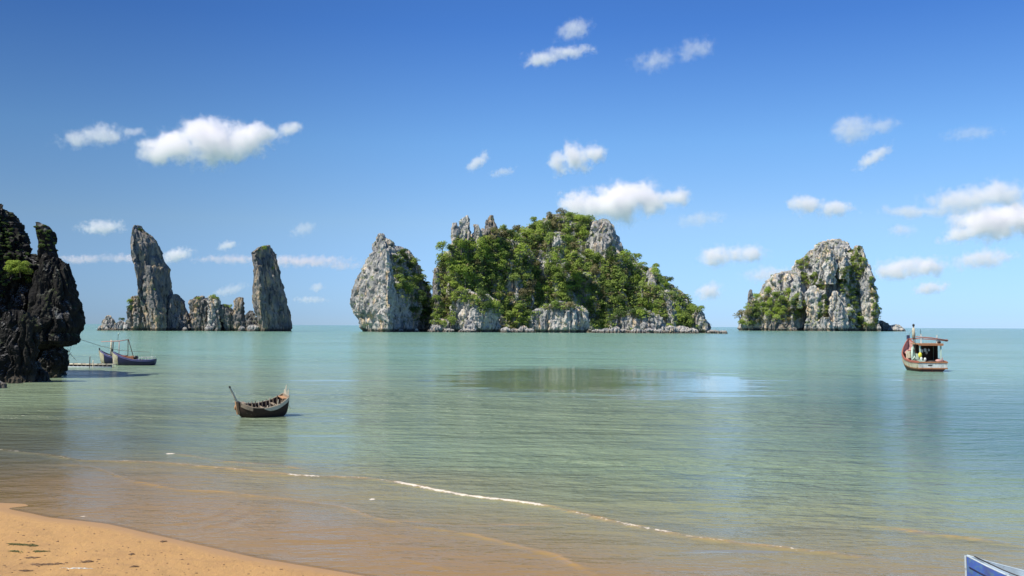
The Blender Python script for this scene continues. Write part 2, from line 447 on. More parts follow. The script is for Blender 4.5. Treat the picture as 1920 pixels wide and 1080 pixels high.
# ------------------------------------------------------------------ clouds
def cloud(blobs, dens, label, shear=0.0, seed=0, thin=0.0, pink=False, nz=0.62):
    ys = sum(b[1] for b in blobs) / len(blobs); xs = sum(b[0] for b in blobs) / len(blobs)
    el = max((611 - ys) / F, 0.03)
    D = min(1150 / el, 22000)
    ctr = at(xs, ys, D)
    s = D / F
    bl = [((b[0] - xs) * s, 0.0, -(b[1] - ys) * s, b[2] * s * 1.12, b[3] * s * 1.15) for b in blobs]
    x0 = min(b[0] - b[3] * 1.5 for b in bl); x1 = max(b[0] + b[3] * 1.5 for b in bl)
    z0 = min(b[2] - b[4] * 1.5 for b in bl); z1 = max(b[2] + b[4] * 1.5 for b in bl)
    if shear: z0 -= abs(shear) * (x1 - x0) * 0.5; z1 += abs(shear) * (x1 - x0) * 0.5
    dy = max(b[4] for b in bl) * 1.5
    bm = bmesh.new()
    bmesh.ops.create_cube(bm, size=1.0)
    for v in bm.verts:
        v.co = Vector(((x0 + x1) / 2 + v.co.x * (x1 - x0), v.co.y * 2 * dy, (z0 + z1) / 2 + v.co.z * (z1 - z0)))
    me = bpy.data.meshes.new('cloud'); bm.to_mesh(me); bm.free()
    t = NT('cloud_vapour')
    oc = t.n('TexCoord').outputs['Object']
    sz = max(b[4] for b in bl)
    nsc = 0.9 / sz
    wv = t.n('TexNoise', Scale=nsc * 1.3, Detail=9, Roughness=0.72, Lacunarity=2.1)
    t.l(t.coords(src=oc, loc=(seed * 913.0, seed * 377.0, 0)), wv.inputs['Vector'])
    sep = t.n('SeparateXYZ'); t.l(oc, sep.inputs[0])
    zz = t.math('SUBTRACT', sep.outputs[2], t.math('MULTIPLY', sep.outputs[0], shear)) if shear else sep.outputs[2]
    best = None
    for (bx, by, bz, rx, rz) in bl:
        ry = max(min(rx, rz * 1.6), rz) * 0.75
        dx = t.math('DIVIDE', t.math('SUBTRACT', sep.outputs[0], bx), rx)
        dyy = t.math('DIVIDE', sep.outputs[1], ry)
        dz = t.math('DIVIDE', t.math('SUBTRACT', zz, bz), rz)
        r = t.math('SQRT', t.math('ADD', t.math('MULTIPLY', dx, dx), t.math('ADD', t.math('MULTIPLY', dyy, dyy), t.math('MULTIPLY', dz, dz))))
        s1 = t.math('SUBTRACT', 1.0, r)
        if best is None: best = s1
        else:
            best = t.math('SMOOTH_MAX', best, s1, 0.25)
    edge = t.math('ADD', best, t.math('MULTIPLY', t.math('SUBTRACT', wv.outputs['Fac'], 0.5 + thin), nz * 5.0))
    d = t.mapr(edge, 0.05, 0.85)
    # density so that a thick cloud is a few optical depths deep
    d = t.math('MULTIPLY', d, dens * 0.5 / sz)
    v = t.n('VolumePrincipled')
    v.inputs['Color'].default_value = (1.0, 0.92, 0.95, 1) if pink else (1, 0.982, 0.992, 1)
    v.inputs['Anisotropy'].default_value = 0.0
    t.l(d, v.inputs['Density'])
    t.l(v.outputs[0], t.out.inputs['Volume'])
    o = link_mesh('cloud', me, t.m, loc=ctr)
    tag(o, label, 'cloud', group='clouds in the blue sky')
    return o
CLOUDS = [
 ([(290,294,36,20),(330,272,60,30),(368,246,40,30),(405,268,75,40),(450,262,62,32),(492,250,48,20),(540,241,30,13)], 9, 'large bright white cloud above the tall leaning sea stack', 0, 0),
 ([(150,262,46,16),(196,251,46,20),(240,247,32,9)], 2.0, 'thin grey-white cloud just left of the large bright cloud', 0, 0),
 ([(1015,108,36,16),(1065,100,52,13)], 2.4, 'small flat white cloud high above the wooded island, under a smaller wisp', 0.1, 0),
 ([(1075,57,34,20)], 1.7, 'highest small wispy cloud in the sky, right above a flatter one', 0.25, 0),
 ([(1228,110,50,22),(1300,96,50,22)], 1.1, 'faint feathery cloud high in the sky between the two islands', 0.1, 0.04),
 ([(896,304,22,14)], 2.5, 'tiny slanted white cloud above the left part of the wooded island', 0.7, 0),
 ([(1050,306,25,24),(1082,298,36,30),(1110,288,24,20)], 8, 'small compact bright white cloud high above the wooded peak', 0, 0),
 ([(1100,388,55,26),(1160,382,62,36),(1215,372,55,30),(1260,370,36,18)], 9, 'long bright white cloud touching the crag of the wooded island', 0, 0),
 ([(943,323,26,9)], 0.9, 'faint small wisp left of the compact bright cloud', 0.2, 0),
 ([(1343,482,34,20),(1400,475,38,17)], 4.0, 'low white cloud over the gap between the two islands', 0, 0),
 ([(1508,385,30,20),(1560,391,42,16)], 4.0, 'white cloud directly above the peak of the bare right-hand island', 0, 0),
 ([(1600,242,42,26),(1652,236,38,15)], 1.8, 'ragged white cloud high above the bare right-hand island', 0.1, 0),
 ([(1640,294,36,15)], 2.2, 'small slanted cloud below the ragged one over the right-hand island', 0.55, 0),
 ([(1715,398,65,13),(1800,378,70,26),(1870,364,70,27)], 3.0, 'long greyish cloud bank entering from the right edge of the sky', 0, 0),
 ([(1798,440,40,17),(1850,420,66,32),(1910,408,50,30)], 8, 'bright white cloud under the greyish bank at the right edge', 0, 0),
 ([(1680,506,42,21),(1735,500,48,20)], 4.0, 'low white cloud just right of the bare island peak', 0, 0),
 ([(1840,487,62,19)], 3.0, 'low flat cloud under the bright one near the right edge', 0.1, 0),
 ([(1745,540,36,13)], 2.5, 'lowest small cloud above the moored fishing boat', 0.1, 0),
 ([(1440,516,52,16)], 1.8, 'pale low cloud behind the left shoulder of the bare island', 0.05, 0),
 ([(1328,548,26,17)], 3.5, 'small white cloud low between the islands above the horizon', 0.2, 0),
 ([(192,426,44,14)], 2.4, 'small white cloud between the dark cliff and the tall sea stack', 0.05, 0),
 ([(330,478,32,13)], 3.0, 'small white cloud just right of the tall leaning sea stack', 0.2, 0),
 ([(426,461,20,10)], 1.8, 'tiny cloud in the gap between the two sea stacks', 0.1, 0),
 ([(560,489,110,12),(640,496,40,9),(440,486,90,9),(250,485,90,9),(150,487,50,9)], 2.2, 'long thin pinkish cloud streak passing behind both sea stacks', 0, 0),
 ([(430,544,34,10)], 1.0, 'faint low wisp between the sea stacks near the horizon', 0.25, 0),
 ([(582,562,36,7)], 1.0, 'faint low wisp between the right sea stack and the pinnacle', 0, 0),
 ([(595,539,14,9)], 1.3, 'tiny puff of cloud low beside the right sea stack', 0.2, 0),
 ([(1312,411,50,15)], 0.8, 'faint veil of cloud right of the long bright cloud', 0.1, 0),
 ([(1692,432,28,12)], 1.0, 'faint puff left of the bright cloud at the right edge', 0, 0),
 ([(1820,250,60,14)], 0.5, 'very faint veil of cloud high on the right', 0.1, 0),
 ([(568,430,26,14)], 0.8, 'faint wisp above the right sea stack', 0.2, 0),
]
for i, (b, d, lb, sh, th) in enumerate(CLOUDS):
    cloud(b, d, lb, sh, i + 1, th, pink='pinkish' in lb)
# ------------------------------------------------------------------ limestone
def limestone(name, S, dark=1.0, cream=0.5, green=0.35, tops=0.0, cb=1.0):
    """S = metres per picture unit of the rock's relief; light grey karst with cream faces, dark water streaks and moss"""
    t = NT(name)
    pos = t.n('NewGeometry').outputs['Position']
    nrm = t.n('NewGeometry').outputs['Normal']
    k = 1.0 / S
    streak = t.noise(t.coords(src=pos, scale=(k, k, k * 0.16)), 0.22, 5, 0.65, 0.3)
    patch = t.noise(t.coords(src=pos, scale=(k, k, k * 0.45)), 0.045, 4, 0.6, 0.4)
    fine_ = t.noise(t.coords(src=pos, scale=(k, k, k * 0.5)), 0.7, 5, 0.72)
    hue = t.noise(t.coords(src=pos, scale=(k, k, k * 0.3), loc=(40, 3, 9)), 0.09, 4, 0.6, 0.3)
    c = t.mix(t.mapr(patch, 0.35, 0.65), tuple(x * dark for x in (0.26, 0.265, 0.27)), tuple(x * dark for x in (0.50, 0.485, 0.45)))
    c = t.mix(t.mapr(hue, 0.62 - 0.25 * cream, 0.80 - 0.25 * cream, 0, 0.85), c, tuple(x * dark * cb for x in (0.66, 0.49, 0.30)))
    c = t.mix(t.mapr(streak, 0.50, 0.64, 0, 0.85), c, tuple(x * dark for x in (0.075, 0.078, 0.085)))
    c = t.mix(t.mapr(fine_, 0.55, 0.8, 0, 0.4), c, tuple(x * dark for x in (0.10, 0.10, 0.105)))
    sp = t.n('SeparateXYZ'); t.l(nrm, sp.inputs[0])
    up = t.mapr(t.math('ADD', sp.outputs[2], t.math('MULTIPLY', t.math('SUBTRACT', fine_, 0.5), 1.2)), 0.35, 0.8)
    gp = t.mapr(t.noise(t.coords(src=pos, scale=(k, k, k * 0.6), loc=(7, 7, 7)), 0.08, 3, 0.6), 0.60 - 0.3 * green, 0.72 - 0.3 * green)
    c = t.mix(t.math('MULTIPLY', up, gp), c, tuple(x * (0.4 + 0.6 * dark) for x in (0.075, 0.115, 0.03)))
    if tops:                                  # sunlight on the ledge tops, painted as lighter grey
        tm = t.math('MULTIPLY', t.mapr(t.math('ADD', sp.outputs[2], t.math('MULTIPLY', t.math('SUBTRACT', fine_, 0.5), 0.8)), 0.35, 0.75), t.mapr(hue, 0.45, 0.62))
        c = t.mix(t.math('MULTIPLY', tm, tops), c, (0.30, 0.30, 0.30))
    # foot of the rock, darker towards the water
    pz = t.n('SeparateXYZ'); t.l(pos, pz.inputs[0])
    foot = t.mapr(t.math('ADD', pz.outputs[2], t.math('MULTIPLY', fine_, 2.0 * S)), 4.0 * S, 8.0 * S, 1.0, 0.0)
    c = t.mix(t.math('MULTIPLY', foot, 0.8), c, (0.07, 0.06, 0.045))
    b = t.bsdf(c, 0.95, Specular_IOR_Level=0.2)
    h = t.math('ADD', t.math('MULTIPLY', streak, 0.8), t.math('MULTIPLY', fine_, 0.6))
    t.bump(h, b, 0.7, 1.3 * S)
    return t.m

def loft(rows, D, dep, seed, fs=9.0, A1=5.0, A2=4.5, A3=2.2, notch=0.0, notch_h=5.0, step=1.25, lean=0.0, sq=0.85, top=3.0, zf=4.6, px0=1.0, bottom=-4.0, ridge=None, inset=0.0):
    """rock mass whose outline at the distance D follows the traced rows (y, x left, x right); dep = half depth in pixels"""
    s = D / F
    yy = [r[0] for r in rows]
    L = [at(r[1], r[0], D) for r in rows]; Rr = [at(r[2], r[0], D) for r in rows]
    z = np.array([(a.z + b.z) / 2 for a, b in zip(L, Rr)])
    xl = np.array([a.x for a in L]); xr = np.array([b.x for b in Rr])
    if z[-1] > bottom:
        z = np.append(z, bottom); xl = np.append(xl, xl[-1]); xr = np.append(xr, xr[-1])
    keep = z >= bottom
    z, xl, xr = z[keep], xl[keep], xr[keep]
    # close the top
    zt = z[0] + 0.6 * s
    m = (xl[0] + xr[0]) / 2
    z = np.concatenate([[zt], z]); xl = np.concatenate([[m - 0.2 * s], xl]); xr = np.concatenate([[m + 0.2 * s], xr])
    seg = np.hypot(np.diff(z), np.maximum(np.abs(np.diff(xl)), np.abs(np.diff(xr))))
    t = np.concatenate([[0], np.cumsum(seg)])
    n = int(min(max(t[-1] / (step * s), 12), 260))
    tt = np.linspace(0, t[-1], n)
    zz, a, b = np.interp(tt, t, z), np.interp(tt, t, xl), np.interp(tt, t, xr)
    cx, w = (a + b) / 2, (b - a) / 2
    wmax = w.max()
    if np.isscalar(dep): dd = dep * s * (w / wmax) ** 0.85
    else:
        dd = np.interp(zz, *[np.array(v) for v in dep]) * s
    per = math.pi * (wmax + max(dd)) * 0.5
    nf = int(min(max(per / (step * s), 14), 620)); nb = max(int(nf * 0.35), 10)
    th = np.concatenate([np.linspace(-math.pi, 0, nf, endpoint=False), np.linspace(0, math.pi, nb, endpoint=False)])
    c_, s_ = np.cos(th), np.sin(th)
    ex = np.sign(c_) * np.abs(c_) ** sq; ey = np.sign(s_) * np.abs(s_) ** sq
    if ridge is not None:                     # a blunt edge towards the viewer with a face on either side
        u = ex
        fr = np.where(u > ridge, (1 - u) / (1 - ridge), (u + 1) / (1 + ridge))
        ey = np.where(th < 0, -np.clip(fr, 0, 1) ** 0.85, ey)
    X = cx[:, None] + w[:, None] * ex[None]
    Y = D + lean * s * (tt / tt[-1])[:, None] + dd[:, None] * ey[None]
    Z = np.repeat(zz[:, None], len(th), 1)
    # base normals
    P = np.stack([X, Y, Z], -1)
    dth = np.roll(P, -1, 1) - np.roll(P, 1, 1)
    dt = np.gradient(P, axis=0)
    N = np.cross(dt, dth)
    N /= np.linalg.norm(N, axis=2)[..., None] + 1e-9
    out = (X - cx[:, None]) * N[..., 0] + (Y - D) * N[..., 1]
    if out.sum() < 0: N = -N
    N[..., 2] *= 0.5
    p = P.reshape(-1, 3) / s
    o = seed * 37.7
    q = np.stack([p[:, 0] + o, p[:, 1] - o, p[:, 2] / 1.0], -1)
    wr = np.stack([pnoise(q / (fs * 1.6)), pnoise(q / (fs * 1.6) + 31), 0 * p[:, 0]], -1) * 0.5
    col = q / np.array([fs, fs, fs * zf]) + wr
    f1, f2 = worley(col)
    cr = np.minimum(f2 - f1, 0.35) / 0.35 - 0.75
    f1b, f2b = worley(q / np.array([fs * 0.42, fs * 0.42, fs * 1.1]) + wr * 1.5 + 9)
    cr2 = np.minimum(f2b - f1b, 0.4) / 0.4 - 0.7
    big = fbm(q / np.array([fs * 3.2, fs * 3.2, fs * 8]), 3)
    mid = fbm(q / np.array([fs * 1.2, fs * 1.2, fs * 2.0]) + 5, 4, True) - 0.3
    # ledges: faces step back with height
    led = pnoise(np.stack([p[:, 0] / (fs * 3) + o, p[:, 1] / (fs * 3), p[:, 2] / (fs * 1.1)], -1))
    f1c, f2c = worley(q / np.array([fs * 2.3, fs * 2.3, fs * 9]) + wr * 0.6 + 21)
    cr3 = np.minimum(f2c - f1c, 0.3) / 0.3 - 0.8
    d = A1 * 1.3 * big + A2 * 0.8 * cr + A2 * 1.5 * cr3 + A2 * 0.28 * cr2 + A3 * mid + A3 * 0.8 * led
    fine2 = fbm(q / (fs * 0.22), 2)
    d = d + A3 * 0.45 * fine2
    d = d - d.mean() - 0.25 * A2 - inset
    lim = np.clip(np.repeat(w[:, None], len(th), 1).reshape(-1) / s / (fs * 1.4), 0.12, 1)
    d = d * lim
    d = d.reshape(X.shape)
    if notch:
        d = d - notch * np.exp(-((Z - notch_h * 0.25 * s) / (notch_h * 0.55 * s)) ** 2)
    P = P + N * (d * s)[..., None]
    fade = np.clip(1 - tt / (6 * fs * s), 0, 1)[:, None]
    zn = (1 - np.abs(pnoise(np.stack([p[:, 0] / (fs * 0.55) + o, p[:, 1] / (fs * 0.55), 0 * p[:, 0]], -1))) * 2.4).reshape(X.shape)
    P[..., 2] += zn * fade * top * s
    nr, nt = X.shape
    idx = np.arange(nr * nt).reshape(nr, nt)
    nx = np.roll(idx, -1, 1)
    qd = np.stack([idx[:-1], idx[1:], nx[1:], nx[:-1]], -1).reshape(-1, 4)
    V = P.reshape(-1, 3)
    apex = P[0].mean(0)
    P[0] = apex
    return P.reshape(-1, 3), qd

def rock_part(name, thing, mat, rows, D, dep, seed, **kw):
    V, qd = loft(rows, D, dep, seed, **kw)
    me = np_mesh(name, V - np.array(thing.location), qd)
    o = link_mesh(name, me, mat, thing)
    PARTS.setdefault(thing.name, []).append((V, qd))
    return o
PARTS = {}
def rock_thing(name, base, label, cat, group=None):
    e = empty(name, base)
    return tag(e, label, cat, group)
def rock_single(name, mat, rows, D, dep, seed, label, cat='rock', group=None, **kw):
    V, qd = loft(rows, D, dep, seed, **kw)
    o_ = np.array([V[:, 0].mean(), V[:, 1].mean(), 0.0])
    me = np_mesh(name, V - o_, qd)
    o = link_mesh(name, me, mat, loc=Vector(o_))
    PARTS[o.name] = [(V, qd)]
    return tag(o, label, cat, group)

M_far = limestone('pale_limestone', 1600 / F * 1.1, 1.15, 0.42, 0.5)
M_mid = limestone('grey_limestone', 900 / F * 1.1, 1.0, 0.40, 0.45)
M_stack = limestone('stack_limestone', 890 / F, 0.48, 0.52, 0.3, cb=1.45)
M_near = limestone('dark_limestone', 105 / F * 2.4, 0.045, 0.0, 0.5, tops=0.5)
M_wash = limestone('washed_boulder_limestone', 900 / F * 0.8, 1.0, 0.35, 0.0)

# ---- two sea stacks and the low rocks between them
DS = 890
st = rock_thing('sea_stack', at(305, 612, DS).xy.to_3d(), 'tallest sea stack, leaning left, with a sunlit cream strip down its left edge', 'sea stack', 'rocks of the two sea stacks')
rock_part('rock_mass', st, M_stack, [(425,253,265),(430,250,268),(442,248,283),(455,247,293),(471,247,299),(489,250,303),(504,253,314),(524,257,315),(555,260,321),(578,269,326),(600,274,330),(620,276,334)], DS, 54, 1, ridge=-0.35, inset=3.2, fs=11, A1=4, A2=2.6, A3=1.6, notch=1.6, top=3, sq=0.75)
rock_part('rock_buttress', st, M_stack, [(500,272,283),(520,270,292),(550,268,300),(580,274,309),(605,277,311),(622,278,312)], DS - 22, 16, 2, ridge=0.3, fs=7, A1=3, A2=2.4, A3=1.4, top=2)
rock_part('dark_shoulder', st, M_stack, [(554,324,333),(562,321,341),(575,320,347),(590,320,354),(605,320,360),(621,320,366)], DS + 4, 34, 3, ridge=-0.8, inset=2, fs=10, A2=3, notch=2.0)
st2 = rock_thing('sea_stack', at(515, 612, DS).xy.to_3d(), 'shorter sea stack with a grassy slanting top, right of the tallest one', 'sea stack', 'rocks of the two sea stacks')
rock_part('rock_mass', st2, M_stack, [(461,500,507),(466,483,511),(475,470,515),(489,471,520),(504,475,523),(524,475,528),(544,474,531),(567,474,537),(589,478,542),(607,490,545),(620,494,547)], DS, 50, 4, ridge=-0.4, inset=2.5, fs=11, A1=3.5, A2=2.6, A3=1.6, notch=1.8, top=2, sq=0.75)
rock_part('rock_buttress', st2, M_stack, [(500,480,490),(525,477,495),(560,475,498),(590,479,500),(608,486,503),(622,488,504)], DS - 20, 15, 5, ridge=0.3, fs=7, A1=2, A2=2.2, A3=1.4)
SR = 'low rocks between and beside the sea stacks'
rock_single('rock', M_stack, [(557,247,262),(566,241,270),(580,238,276),(600,240,279),(621,243,281)], DS - 8, 11, 6, 'bushy rock leaning against the left foot of the tallest sea stack', group=SR, fs=6, notch=1.0)
rock_single('rock', M_mid, [(594,200,208),(601,193,215),(610,189,222),(620,187,226)], DS, 9, 7, 'dark pointed rock at the far left end of the sea stack islet', group=SR, fs=4, A1=2, A2=2, A3=1)
rock_single('rock', M_wash, [(604,222,232),(611,214,243),(620,208,250)], DS - 8, 8, 8, 'pale jumbled rock between the pointed rock and the bushy one', group=SR, fs=4, A1=2, A2=2, A3=1.2)
rock_single('rock', M_wash, [(612,186,200),(617,183,206),(622,182,212)], DS - 10, 6, 9, 'lowest pale slab at the far left tip of the sea stack islet', group=SR, fs=3, A1=1.5, A2=1.5, A3=.8)
rock_single('rock', M_stack, [(584,362,440),(592,352,456),(606,350,462),(621,350,466)], DS + 14, 12, 15, 'low dark rock wall running behind the blocks between the stacks', group=SR, fs=7, A1=3, A2=3, A3=1.5)
rock_single('rock', M_stack, [(558,366,382),(564,358,390),(580,356,393),(600,358,394),(621,358,396)], DS + 2, 13, 10, 'grey rock block just right of the dark shoulder of the tallest stack', group=SR, fs=6, A1=3, A2=3, notch=1.2)
rock_single('rock', M_mid, [(557,393,404),(566,389,411),(585,388,413),(605,390,412),(621,390,413)], DS - 2, 12, 11, 'tall grey rock block in the middle of the gap between the stacks', group=SR, fs=5, A1=2, A2=3, notch=1.2)
rock_single('rock', M_stack, [(573,414,428),(580,409,436),(592,409,440),(602,416,441),(621,424,442)], DS + 2, 12, 12, 'flat topped rock overhanging a dark hollow between the stacks', group=SR, fs=6, A1=2, A2=3, notch=3.0, notch_h=18)
rock_single('rock', M_stack, [(560,443,455),(566,439,457),(590,438,460),(608,440,462),(621,440,463)], DS, 9, 13, 'dark upright pillar rock left of the shorter sea stack', group=SR, fs=6, A1=2, A2=2, A3=1)
rock_single('rock', M_stack, [(585,466,474),(592,462,480),(605,462,488),(621,463,494)], DS - 2, 12, 14, 'rugged brown rock against the left foot of the shorter sea stack', group=SR, fs=5, A1=2, A2=3)
for (x0, x1, y0, lb) in ((446,460,614,'small pale boulder below the dark upright pillar rock'), (463,488,611,'larger pale boulder at the foot of the shorter sea stack'), (403,410,617,'tiny pale boulder at the water below the middle rock block'), (341,352,616,'small boulder at the foot of the dark shoulder'), (384,400,613,'pale boulder at the foot of the grey rock blocks')):
    rock_single('boulder', M_wash, [(y0, x0 + (x1-x0)*.3, x0 + (x1-x0)*.7), (y0+2, x0+1, x1-1), (621, x0, x1)], DS - 12, (x1-x0)*.45, x0, lb, 'boulder', 'pale boulders at the foot of the sea stacks', fs=3, A1=1, A2=1, A3=.6)

# ---- the pinnacle beside the wooded island
DP = 905
pn = rock_thing('rock_pinnacle', at(735, 612, DP).xy.to_3d(), 'tall pointed grey pinnacle with a bright left face and a dark bushy right side', 'rock pinnacle')
rock_part('rock_mass', pn, M_mid, [(442,711,719),(450,705,727),(460,700,738),(470,696,748),(484,689,757),(498,682,760),(512,674,768),(525,668,775),(549,662,786),(573,657,790),(587,663,788),(597,668,786),(611,672,784),(622,676,782)], DP, 74, 21, ridge=0.15, fs=10, A1=5, A2=4.5, A3=2.4, notch=2.6, notch_h=5, top=5)
rock_part('rock_shoulder', pn, M_mid, [(464,742,752),(472,738,766),(484,735,774),(498,735,783),(512,738,790),(525,740,797),(549,742,808),(573,745,811),(600,745,806),(622,745,800)], DP + 26, 48, 22, ridge=-0.5, fs=9, A1=6, A2=4, A3=2, notch=2.0)
rock_part('rock_rib', pn, M_mid, [(470,716,727),(500,712,733),(530,708,736),(560,702,737),(590,700,738),(610,704,738),(622,706,738)], DP - 46, 26, 23, ridge=0.6, fs=8, A1=4, A2=4, A3=2, notch=2.2)

# ---- the wooded island
DC = 1000
wi = rock_thing('wooded_island', at(1060, 612, DC).xy.to_3d(), 'largest island, a limestone hill covered in green trees in the middle of the bay', 'island')
rock_part('rock_mass', wi, M_mid, [(404,1040,1082),(412,1012,1104),(425,988,1124),(440,965,1140),(458,950,1156),(478,930,1172),(492,915,1194),(507,905,1222),(522,900,1246),(547,895,1273),(577,890,1296),(597,890,1311),(612,885,1322),(623,885,1330)], DC, 125, 31, fs=17, A1=8, A2=6, A3=3, notch=3.5, step=1.5, top=4)
rock_part('rock_shoulder', wi, M_mid, [(432,905,950),(440,890,965),(455,855,985),(475,835,1000),(500,822,1010),(540,816,1020),(580,814,1030),(622,808,1040)], DC - 40, 80, 32, fs=14, A1=7, A2=6, A3=3, notch=3.0, step=1.5)
rock_part('crag', wi, M_mid, [(413,1128,1138),(418,1115,1146),(428,1110,1152),(440,1104,1157),(458,1099,1165),(474,1097,1170),(500,1094,1182),(530,1090,1195)], DC - 40, 44, 33, ridge=0.35, fs=10, A1=3, A2=5, A3=2.4, bottom=20)
rock_part('rock_pillar', wi, M_mid, [(407,873,879),(414,866,882),(428,857,883),(452,849,884),(480,846,886),(520,846,890)], DC - 80, 14, 34, fs=7, A1=2, A2=3.5, A3=1.6, bottom=30, top=4)
rock_part('rock_pillar', wi, M_mid, [(420,848,856),(432,845,860),(455,846,864),(490,844,868)], DC - 84, 12, 35, fs=7, A1=2, A2=3, A3=1.4, bottom=30, top=3)
rock_part('rock_pillar', wi, M_mid, [(424,888,897),(434,887,901),(455,886,906),(490,884,908)], DC - 78, 13, 36, fs=6, A1=2, A2=3, A3=1.4, bottom=30, top=4)
rock_part('rock_pillar', wi, M_stack, [(407,918,925),(418,910,930),(435,906,936),(470,902,940)], DC - 70, 13, 37, fs=7, A1=2, A2=3, A3=1.4, bottom=40, top=4)
for k, (rows, DD, dp) in enumerate([
    ([(568,1040,1066),(574,1016,1092),(584,1000,1102),(600,994,1108),(612,996,1106),(623,998,1104)], DC - 108, 26),
    ([(546,858,880),(553,850,915),(563,846,932),(585,842,938),(605,844,936),(621,846,934)], DC - 102, 24),
    ([(580,1188,1208),(590,1160,1232),(597,1146,1244),(608,1142,1250),(623,1144,1252)], DC - 100, 26),
    ([(546,1246,1256),(565,1242,1262),(590,1240,1268),(605,1240,1270),(623,1240,1272)], DC - 84, 20),
    ([(582,1304,1314),(594,1298,1321),(606,1294,1328),(623,1290,1335)], DC - 45, 28),
    ([(438,1032,1052),(450,1028,1058),(468,1028,1058)], DC - 80, 16),
    ([(505,814,822),(530,812,826),(565,812,828),(600,812,826)], DC - 96, 14),
    ([(600,815,838),(612,810,850),(622,808,852)], DC - 104, 20),
    ([(505,1216,1222),(515,1210,1230),(535,1206,1236)], DC - 75, 14)]):
    rock_part('cliff', wi, M_mid if k not in (6,) else M_stack, rows, DD, dp, 40 + k, ridge=0.3, fs=8, A1=3, A2=4.2, A3=2, notch=4.5 if rows[-1][0] > 618 else 0, notch_h=6, bottom=-4 if rows[-1][0] > 618 else at(960, rows[-1][0], DD).z - 12)

# ---- the bare island on the right
DR = 1700
ri = rock_thing('bare_island', at(1560, 616, DR).xy.to_3d(), 'bare pale grey rock island on the right with green bushes in its gullies', 'island')
rock_part('rock_mass', ri, M_far, [(452,1550,1574),(457,1538,1590),(466,1526,1602),(480,1515,1618),(490,1497,1622),(500,1492,1627),(520,1488,1634),(545,1486,1640),(575,1485,1645),(600,1483,1647),(620,1480,1649)], DR, 66, 61, ridge=0.1, fs=10, A1=6, A2=5.5, A3=2.4, notch=2.2, notch_h=4, step=1.3, top=4)
rock_part('rock_shoulder', ri, M_far, [(510,1470,1492),(517,1445,1496),(530,1437,1502),(546,1430,1505),(560,1414,1508),(576,1402,1508),(592,1393,1506),(608,1388,1504),(621,1387,1504)], DR - 10, 44, 62, fs=9, A1=5, A2=4.5, A3=2, notch=2.2, notch_h=4)
rock_part('rock_pillar', ri, M_stack, [(545,1404,1410),(560,1402,1413),(592,1400,1414)], DR - 40, 6, 63, fs=4, A1=1, A2=2, A3=1, bottom=8)
rock_part('rock_spur', ri, M_far, [(463,1604,1613),(475,1600,1620),(496,1603,1626),(520,1604,1634),(550,1602,1640),(580,1600,1645),(605,1600,1649),(621,1600,1654)], DR - 36, 36, 64, ridge=0.35, fs=9, A1=3, A2=4.5, A3=2, notch=2.0, notch_h=4)
for k, (rows, DD, dp) in enumerate([
    ([(538,1520,1532),(550,1514,1540),(575,1511,1541),(600,1513,1538),(621,1510,1540)], DR - 75, 14),
    ([(548,1560,1570),(565,1556,1580),(590,1554,1588),(607,1552,1592),(621,1550,1594)], DR - 74, 16),
    ([(462,1545,1560),(480,1538,1566),(500,1532,1568),(515,1532,1566)], DR - 55, 15),
    ([(470,1574,1584),(490,1570,1588),(505,1570,1588)], DR - 55, 12),
    ([(520,1488,1498),(540,1484,1504),(560,1482,1506)], DR - 60, 12),
    ([(598,1538,1556),(606,1532,1566),(621,1530,1568)], DR - 86, 12),
    ([(600,1448,1462),(608,1444,1480),(621,1444,1500)], DR - 66, 12)]):
    rock_part('cliff', ri, M_far if k != 6 else M_stack, rows, DD, dp, 70 + k, ridge=0.3, fs=6.5, A1=2, A2=3.6, A3=1.6, bottom=-4 if rows[-1][0] > 618 else at(960, rows[-1][0], DD).z - 14, notch=1.6 if rows[-1][0] > 618 else 0, notch_h=4)
rock_single('rock', M_stack, [(603,1649,1654),(608,1648,1664),(613,1648,1674),(619,1648,1680)], DR - 20, 8, 81, 'low dark spur running off the right foot of the bare island', fs=5, A1=2, A2=2, A3=1)
rock_single('rock', M_wash, [(611,1672,1686),(614,1668,1693),(619,1664,1697)], DR - 30, 8, 82, 'low pale rock at the right tip of the bare island', fs=4, A1=1.5, A2=2, A3=1)

# ---- boulders along the waterline of the wooded island
BO = [(802,812,617,'leftmost pale boulder at the gap between the pinnacle and the wooded island'),(806,826,609,'pale angular boulder at the left foot of the wooded island'),(834,851,615,'low boulder under the left cliffs of the wooded island'),(862,887,617,'flat cream slab afloat in front of the left sea cave'),(868,892,603,'cream boulder standing on the flat cream slab'),(940,958,612,'grey boulder right of the left cliffs of the wooded island'),(956,976,615,'second grey boulder right of the left cliffs'),(974,990,612,'rounded boulder left of the central cliff foot'),(985,999,616,'small boulder beside the central cliff foot'),(1112,1130,617,'low slab just right of the dark central cave'),(1128,1150,611,'pale boulder right of the dark central cave'),(1148,1162,612,'broken boulder below the right-centre trees'),(1160,1182,617,'long low slab below the right-centre cliffs'),(1184,1204,613,'boulder under the right-centre cliffs'),(1206,1228,616,'low pale boulder left of the bright orange-tinted one'),(1230,1246,617,'small slab beside the right cliffs'),(1246,1266,611,'bright cream boulder at the right part of the shore'),(1264,1292,612,'wide cream boulder under the yellow-green shrubs'),(1288,1306,615,'boulder left of the last bare cliff of the wooded island'),(1330,1348,619,'first low rock off the right tip of the wooded island'),(1346,1362,621,'last low rock off the right tip of the wooded island')]
